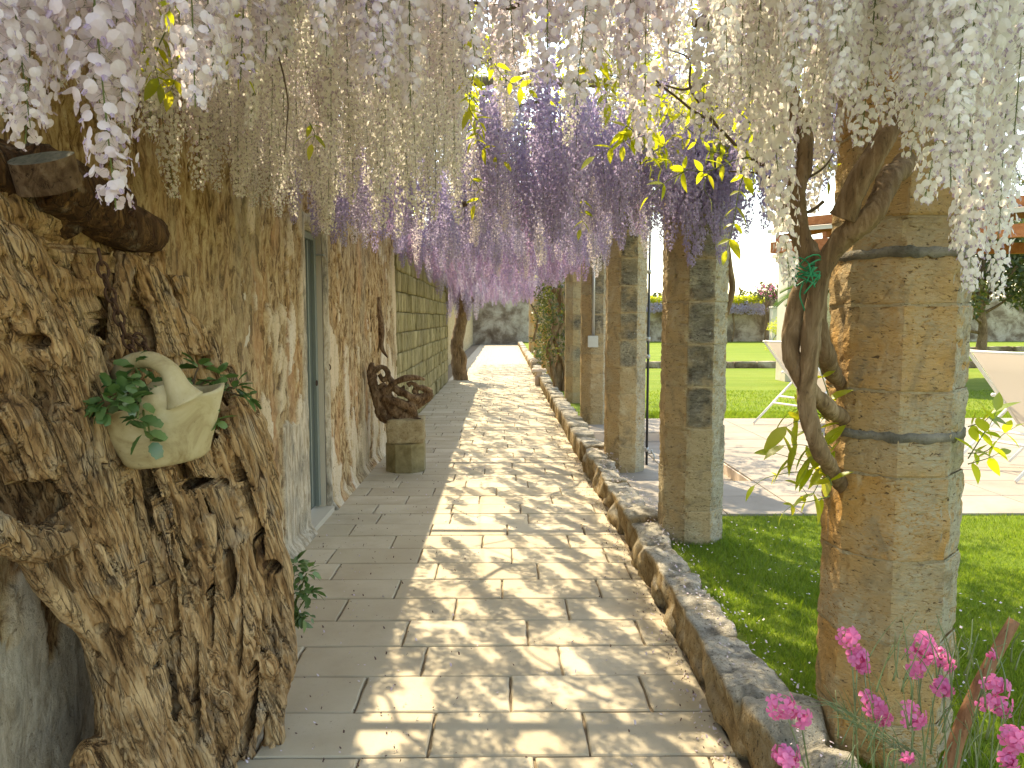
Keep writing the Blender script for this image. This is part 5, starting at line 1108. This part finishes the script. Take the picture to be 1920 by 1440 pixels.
# canopy foliage and twigs (nobody could count the leaves)
def canopy(parent, x0, x1, y0, y1, n, z0, z1, seed, size=.055):
    g = np.random.default_rng(seed); m = n // 9; c = np.stack([g.uniform(x0, x1, m), g.uniform(y0, y1, m), g.uniform(z0, z1, m)], 1)
    c = c[fbm(c * np.array([1.6, 1.6, .5]), 2, seed) > -.10]; c = c[~((c[:, 0] < -.65) & (c[:, 1] > 6.7) & (c[:, 1] < 9.5))]; c = c[~((np.abs(945 + c[:, 0] / c[:, 1] * FPX - 884) < 14) & (c[:, 1] < 6))]; m = len(c)  # left-hand leaf hole is shaped to let the sun patch through
    az = g.uniform(0, 2 * math.pi, m); ax = np.stack([np.cos(az), np.sin(az), g.uniform(-.9, .1, m)], 1); ax /= np.linalg.norm(ax, axis=1)[:, None]; V = []
    sd = np.cross(ax, [0, 0, 1.0]); sd /= np.linalg.norm(sd, axis=1)[:, None]; nr = np.cross(sd, ax)
    for i in range(9):
        s = 0 if i == 8 else (1 if i % 2 else -1); p = c + ax * (.03 + .026 * (i // 2 + (1 if i == 8 else 0)))[..., None] if False else c + ax * (.03 + .028 * (i // 2))
        d = ax * (.55 if s else 1) + sd * s * .85 + g.normal(0, .18, (m, 3)); d /= np.linalg.norm(d, axis=1)[:, None]; L = size * g.uniform(.75, 1.2, m)[:, None]; wv_ = np.cross(d, nr + g.normal(0, .3, (m, 3))); wv_ /= np.linalg.norm(wv_, axis=1)[:, None]
        V.append(np.stack([p, p + d * L * .45 + wv_ * L * .19 + nr * .004, p + d * L, p + d * L * .45 - wv_ * L * .19 + nr * .004], 1))
    V = np.concatenate(V).reshape(-1, 3); return stuff(obj('foliage', mesh_np('foliage', V, np.arange(len(V)).reshape(-1, 4), M['leaf_canopy']), parent))
canopy(vine_w, -1.6, 1.9, .2, 4.4, 12000, 2.85, 3.35, 1); canopy(vine_p, -1.6, 1.9, 4.3, 9.6, 17000, 2.80, 3.35, 2); canopy(vine_l, -1.6, 1.8, 9.5, 15.5, 18000, 2.8, 3.35, 3); canopy(vine_d, -1.6, 1.8, 15.4, 28, 22000, 2.5, 3.3, 4, .07)
for j, (parent, y0, y1) in enumerate(((vine_w, .3, 4.4), (vine_p, 4.3, 9.6))):
    r = random.Random(40 + j)
    for k in range(16):
        x, y, z = r.uniform(-1.3, 1.6), r.uniform(y0, y1), r.uniform(2.9, 3.1); pts = [(x, y, z)]
        for q in range(5): x += r.uniform(-.3, .3); y += r.uniform(-.15, .4); z += r.uniform(-.06, .06); pts.append((x, y, z))
        b = MB(); b.tube(spline(pts, 4), list(np.linspace(r.uniform(.008, .02), .004, 21)), 6); obj('twig', b.mesh('twig', M['twig'], True), parent)
for i, (pl, d, r0) in enumerate([([(1440, 310), (1400, 290), (1350, 240), (1290, 200), (1230, 150)], 2.7, .008), ([(1350, 240), (1300, 170), (1290, 110), (1250, 90)], 2.7, .005), ([(1300, 170), (1340, 120), (1350, 60), (1400, 30)], 2.7, .004),
    ([(1320, 150), (1280, 165), (1240, 160), (1200, 175)], 3.0, .006), ([(1300, 45), (1340, 25), (1400, 20), (1440, -20)], 2.4, .012), ([(865, 385), (890, 380), (920, 372)], 5.5, .02), ([(1500, 340), (1540, 320), (1562, 290)], 2.25, .005), ([(1545, 380), (1500, 400), (1440, 330), (1370, 320)], 2.3, .006),
    ([(500, -20), (520, 90), (535, 200), (533, 290)], 1.9, .003), ([(1010, -30), (960, 10), (880, 5)], 2.6, .012)]):
    s_t = spline(FP(pl, d), 8); s_t = s_t + np.stack([fbm(s_t * 9 + i, 2, 300 + k) for k in range(3)], 1) * .012; b = MB(); b.tube(s_t, list(np.linspace(r0, r0 * .4, len(s_t))), 7, rough=.15, seed=i); obj('twig', b.mesh('twig', M['twig'], True), vine_w)
# fresh compound leaves hanging in the open
lf = [lm(.055, .024, M['leaf_fresh'], curl=.15, fold=.2), lm(.065, .027, M['leaf_fresh'], curl=.3, fold=.1), lm(.045, .020, M['leaf_fresh'], curl=.05, fold=.3)]
def spray(parent, path, n, k=1.0, seed=0, first=.15):
    r = random.Random(seed); t = obj('leaf_spray', None, parent, tuple(path[0])); s = spline(np.array(path) - path[0], 8); b = MB(); b.tube(s, list(np.linspace(.0022, .0008, len(s))), 5); o = obj('stalk', b.mesh('stalk', M['stem'], True), t)
    for i in range(n):
        u = first + (1 - first) * i / max(1, n - 1); q = u * (len(s) - 1); a = int(min(q, len(s) - 2)); p = s[a] + (s[a + 1] - s[a]) * (q - a); ax = s[a + 1] - s[a]; ax /= np.linalg.norm(ax)
        sd = np.cross(ax, [0, .9, .3]); sd /= np.linalg.norm(sd)
        for sg in ((-1, 1) if i < n - 1 else (0,)):
            d = ax * (.5 if sg else 1) + sd * sg + np.array([0, r.uniform(-.4, .4), -.25]); e = (Vector(d).to_track_quat('Y', 'Z').to_matrix() @ Matrix.Rotation(r.uniform(-.8, .8), 3, 'Y')).to_euler(); z = k * r.uniform(.8, 1.15)
            obj('leaf', lf[r.randrange(3)], t, tuple(p), e, (z, z, z))
    return t
sd_ = 0
for pl, d, n, k in [([(1440, 290), (1380, 300), (1330, 320), (1290, 318), (1255, 300)], 2.3, 5, 1.0), ([(1290, 318), (1250, 340), (1215, 370)], 2.3, 3, .95), ([(1400, 310), (1385, 360), (1375, 420), (1362, 470)], 2.2, 6, .9),
    ([(1500, 300), (1440, 260), (1390, 215), (1350, 190)], 2.6, 6, 1.0), ([(1480, 270), (1420, 250), (1360, 250), (1300, 230), (1260, 200)], 2.9, 8, 1.0), ([(1330, 320), (1320, 350), (1330, 370)], 2.3, 2, .8),
    ([(1555, 850), (1530, 815), (1500, 790), (1475, 800)], 2.3, 4, 1.5), ([(1560, 880), (1530, 870), (1490, 860), (1455, 850)], 2.3, 4, 1.6), ([(1560, 890), (1540, 900), (1520, 930), (1505, 915)], 2.3, 3, 1.4), ([(1556, 930), (1520, 940), (1490, 945), (1470, 960)], 2.3, 4, .8), ([(1555, 900), (1500, 885), (1440, 895), (1415, 910)], 2.35, 3, .8),
    ([(1555, 790), (1525, 770), (1500, 765), (1480, 775)], 2.35, 3, 1.3), ([(1560, 870), (1535, 850), (1510, 835), (1470, 835)], 2.25, 5, 1.4), ([(1560, 840), (1540, 820), (1535, 800), (1540, 790)], 2.3, 3, 1.2), ([(1560, 910), (1550, 890), (1530, 880), (1500, 870)], 2.28, 4, 1.3), ([(1815, 800), (1845, 790), (1860, 775)], 2.4, 4, 1.3), ([(1815, 870), (1850, 860), (1872, 850)], 2.4, 3, 1.2),
    ([(1560, 760), (1550, 730), (1540, 700), (1535, 680)], 2.3, 3, 1.0), ([(1815, 860), (1840, 820), (1860, 790), (1868, 770)], 2.3, 4, 1.5), ([(1815, 850), (1850, 845), (1880, 815), (1905, 800)], 2.4, 4, 1.1),
    ([(255, -20), (262, 10), (270, 35)], 1.5, 3, .9), ([(330, -30), (322, 0), (318, 20)], 1.5, 3, .9), ([(430, 10), (445, 60), (440, 110), (465, 150)], 2.0, 6, 1.0), ([(900, 40), (890, 120), (880, 200), (900, 230)], 2.4, 7, 1.0), ([(580, 230), (590, 250), (585, 270)], 2.4, 3, .8),
    ([(920, 110), (950, 150), (990, 170)], 2.8, 5, 1), ([(880, 330), (900, 360), (890, 385)], 4.4, 4, 1.2), ([(1090, 370), (1095, 400), (1088, 430)], 4.4, 4, 1.2), ([(1130, 80), (1120, 120), (1100, 150)], 1.9, 4, 1), ([(1300, 250), (1260, 220), (1220, 210), (1180, 190)], 3.2, 7, 1.1),
    ([(310, 60), (290, 110), (300, 160)], 2.2, 6, 1.1), ([(330, 40), (345, 100), (320, 170)], 2.3, 6, 1.1), ([(1560, 330), (1545, 300), (1552, 340)], 2.5, 3, .8)]:
    spray(vine_w, np.array(FP(pl, d)), n, k, sd_); sd_ += 1
for i in range(34):
    px = wr.uniform(1190, 1440); py = wr.uniform(170, 300); d = wr.uniform(4.2, 6.2); spray(vine_p, np.array(FP([(px, py), (px + wr.uniform(-40, 40), py - 10), (px + wr.uniform(-70, 70), py + wr.uniform(0, 40))], d)), 6, 1.5, 100 + i)
for i in range(26):
    px = wr.uniform(1170, 1460); py = wr.uniform(120, 300); d = wr.uniform(2.9, 4.0); spray(vine_p, np.array(FP([(px, py), (px + wr.uniform(-50, 50), py - 10), (px + wr.uniform(-90, 90), py + wr.uniform(0, 50))], d)), 6, 1.15, 200 + i)
for i in range(12):
    px = wr.uniform(868, 930); py = wr.uniform(20, 250); d = wr.uniform(3.6, 4.6); spray(vine_p, np.array(FP([(px, py), (px + wr.uniform(-20, 20), py + 30), (px + wr.uniform(-40, 40), py + 70)], d)), 6, 1.2, 300 + i)
stuff(leaf_cloud('leafy_top', [(wr.uniform(1.0, 2.2), wr.uniform(4.6, 7.5), wr.uniform(2.65, 3.1), .28) for _ in range(16)], 4200, .07, M['leaf_fresh'], 44, parent=vine_p))

# ------------------------------------------------------------------ pink stock flowers bottom right
sx = P(1720, 1560, 1.42); st_ = thing('stock_plant', 'pink-flowered stock plant with thin grey-green leaves at the bottom right corner', 'flowering plant', (sx[0], sx[1], GZ))
ob = np.array([sx[0], sx[1], GZ])
def pflower(): 
    V = []; F = []
    for k in range(4):
        a = k * math.pi / 2; ca, sa = math.cos(a), math.sin(a); n = len(V)
        for (x, y, z) in ((0, 0, 0), (.35, .5, .12), (.42, .95, .05), (0, 1.1, -.05), (-.42, .95, .05), (-.35, .5, .12)): V.append((x * ca - y * sa, x * sa + y * ca, z))
        F += [(n, n + 1, n + 2, n + 3), (n, n + 3, n + 4, n + 5)]
    return np.array(V), F
pv, pf = pflower(); pfm = mesh_np('flower', pv * .0122, pf, M['pet_pink'], True)
rp = random.Random(9)
heads = [(1470, 1325, 1.35, 10, 26), (1500, 1345, 1.36, 6, 16), (1472, 1420, 1.32, 11, 28), (1595, 1195, 1.5, 9, 20), (1608, 1235, 1.5, 9, 18), (1620, 1250, 1.5, 4, 8), (1735, 1215, 1.5, 14, 32), (1765, 1235, 1.5, 9, 20), (1720, 1250, 1.5, 6, 16), (1768, 1290, 1.48, 9, 18), (1712, 1345, 1.4, 9, 22), (1640, 1320, 1.45, 8, 22), (1655, 1345, 1.45, 5, 12),
         (1862, 1228, 1.4, 2, 6), (1868, 1290, 1.4, 8, 22), (1880, 1320, 1.4, 8, 22), (1850, 1315, 1.4, 4, 14), (1905, 1385, 1.25, 10, 22), (1890, 1425, 1.25, 7, 16), (1702, 1420, 1.35, 3, 8)]
for (px, py, d, n, rpx) in heads:
    c_ = P(px, py, d); h = obj('flower_head', None, st_, tuple(c_ - ob))
    for i in range(int(n * 2.2)):
        v = np.array([rp.gauss(0, 1), rp.gauss(0, 1), rp.gauss(0, 1)]); v /= np.linalg.norm(v); k = rp.uniform(.75, 1.15); obj('flower', pfm, h, tuple(v * rpx * 1.12 * d / FPX * rp.uniform(.35, 1)), Vector(v + np.array([0, -.6, .1])).to_track_quat('Z', 'Y').to_euler(), (k, k, k))
    b = MB(); e = c_ - ob; root = np.array([rp.uniform(-.08, .08), rp.uniform(-.05, .05), -.05]); mid = (e + root) / 2 + np.array([rp.uniform(-.03, .03), 0, -.05]); b.tube(spline([root, mid, e], 6), list(np.linspace(.0028, .0014, 13)), 5); obj('stem', b.mesh('stem', M['leaf_olive'], True), st_)
b = MB()
for i in range(150):
    px, py = rp.uniform(1560, 1915), rp.uniform(1230, 1500)
    if px < 1620 and py < 1330: continue
    a0 = P(px, py, rp.uniform(1.3, 1.55)) - ob; dx = rp.uniform(-.05, .05); b.tube(spline([a0, a0 + np.array([dx * .4, 0, .035]), a0 + np.array([dx, rp.uniform(-.02, .02), rp.uniform(.05, .10)])], 3), list(np.linspace(.0022, .0007, 7)), 4, flat=.5)
for i in range(60):
    t = rp.random(); a0 = P(1560 + 180 * t, 1325 + 110 * t + rp.uniform(-10, 10), 1.38) - ob; b.tube(spline([a0, a0 + np.array([-.015, 0, .012]), a0 + np.array([-.05 * rp.uniform(.5, 1.2), 0, rp.uniform(0, .05)])], 3), list(np.linspace(.0020, .0007, 7)), 4, flat=.5)
stuff(obj('leaves', b.mesh('leaves', M['leaf_olive'], True), st_))
b = MB(); b.tube(spline(FP([(1775, 1500), (1790, 1400), (1830, 1300), (1870, 1220), (1902, 1163)], 1.5), 5), list(np.linspace(.017, .011, 21)), 10, rough=.05); thing('garden_stake', 'reddish brown wooden stake leaning behind the pink flowers', 'stake', me=b.mesh('garden_stake', M['stake'], True))

# ------------------------------------------------------------------ grass blades, fallen petals
def grass(n, x0, x1, y0, y1, h, wd, seed, dens=None):
    g = np.random.default_rng(seed); x = g.uniform(x0, x1, n); y = g.uniform(y0, y1, n)
    if dens is not None: k = dens(x, y, g); x, y = x[k], y[k]; n = len(x)
    cl = fbm(np.stack([x * 3, y * 3, 0 * x], 1), 3, seed); H = h * (1 + .5 * cl) * g.uniform(.6, 1.3, n); az = g.uniform(0, 2 * math.pi, n); ln = g.uniform(.1, .8, n) * H; p = np.stack([x, y, np.full(n, GZ - .004)], 1)
    wv_ = np.stack([np.cos(az), np.sin(az), 0 * az], 1) * wd / 2; az2 = g.uniform(0, 2 * math.pi, n); d = np.stack([np.cos(az2) * ln, np.sin(az2) * ln, H], 1); m = p + d * .5 * np.array([.6, .6, 1.15]); 
    return np.stack([p - wv_, p + wv_, m + wv_ * .8, p + d, m - wv_ * .8], 1).reshape(-1, 3)
def near_d(x, y, g): return (g.random(len(x)) < np.clip(3.2 / np.maximum(y, .5), .35, 1) ** 2) & (x / y > .22) & (x / y < .75) & ((x > 1.06 + .05 * fbm(np.stack([y * 4, y * 0, y * 0], 1), 3, 4)))
V = np.concatenate([grass(260000, 1.04, 4.1, 1.2, 5.41, .026, .0026, 1, near_d), grass(1500, 1.1, 2.2, 1.5, 5.4, .065, .003, 4, near_d), grass(26000, 1.3, 9.0, 10.73, 11.6, .035, .006, 2), grass(20000, 1.3, 12.0, 11.6, 15, .03, .010, 3)])
stuff(obj('grass', mesh_np('grass', V, np.arange(len(V)).reshape(-1, 5), M['grass'])), 'short green mown grass between the kerb and the terrace', 'grass')
def flakes(name, n, fx, z, size, mat, seed, label, curl=.3):
    g = random.Random(seed); b = MB()
    for i in range(n):
        x, y = fx(g); s = size * g.uniform(.5, 1.3); a = g.uniform(0, 6.28); ca, sa = math.cos(a), math.sin(a); zz = z(x, y) if callable(z) else z; tl = g.uniform(0, curl) * s
        V = [(x + ca * s * u - sa * s * v, y + sa * s * u + ca * s * v, zz + w_) for u, v, w_ in ((-.5, 0, .001), (0, -.35, .001 + tl), (.5, 0, .001 + tl * 1.5), (0, .35, .001))]; b.add(V, [(0, 1, 2, 3)])
    return stuff(obj(name, b.mesh(name, mat)), label, 'petals')
flakes('fallen_petals', 420, lambda g: (g.uniform(1.1, 2.5), 1.6 + 3.6 * g.random()), .158, .015, M['petal_ground'], 1, 'white fallen petals scattered on the grass')
flakes('fallen_petals', 800, lambda g: (g.choice((g.uniform(-1.3, .8), g.uniform(-1.3, -.3), .8 - abs(g.gauss(0, .08)), .8 - abs(g.gauss(0, .04)))), 2 + 9 * g.random() ** 1.4), .003, .012, M['petal_ground'], 2, 'pale petals lying on the paving slabs', .8)
flakes('dried_petals', 1500, lambda g: (g.choice((g.uniform(-1.36, .82), g.uniform(-1.36, -.2), .82 - abs(g.gauss(0, .06)))), 2 + 14 * g.random() ** 1.3), .003, .010, M['petal_dry'], 3, 'dark dried petals littering the path', .8)
flakes('kerb_litter', 700, lambda g: (g.uniform(.87, 1.08), 1.8 + 6 * g.random()), .222, .012, M['petal_ground'], 5, 'petals and crumbs lying on top of the kerb', .6)
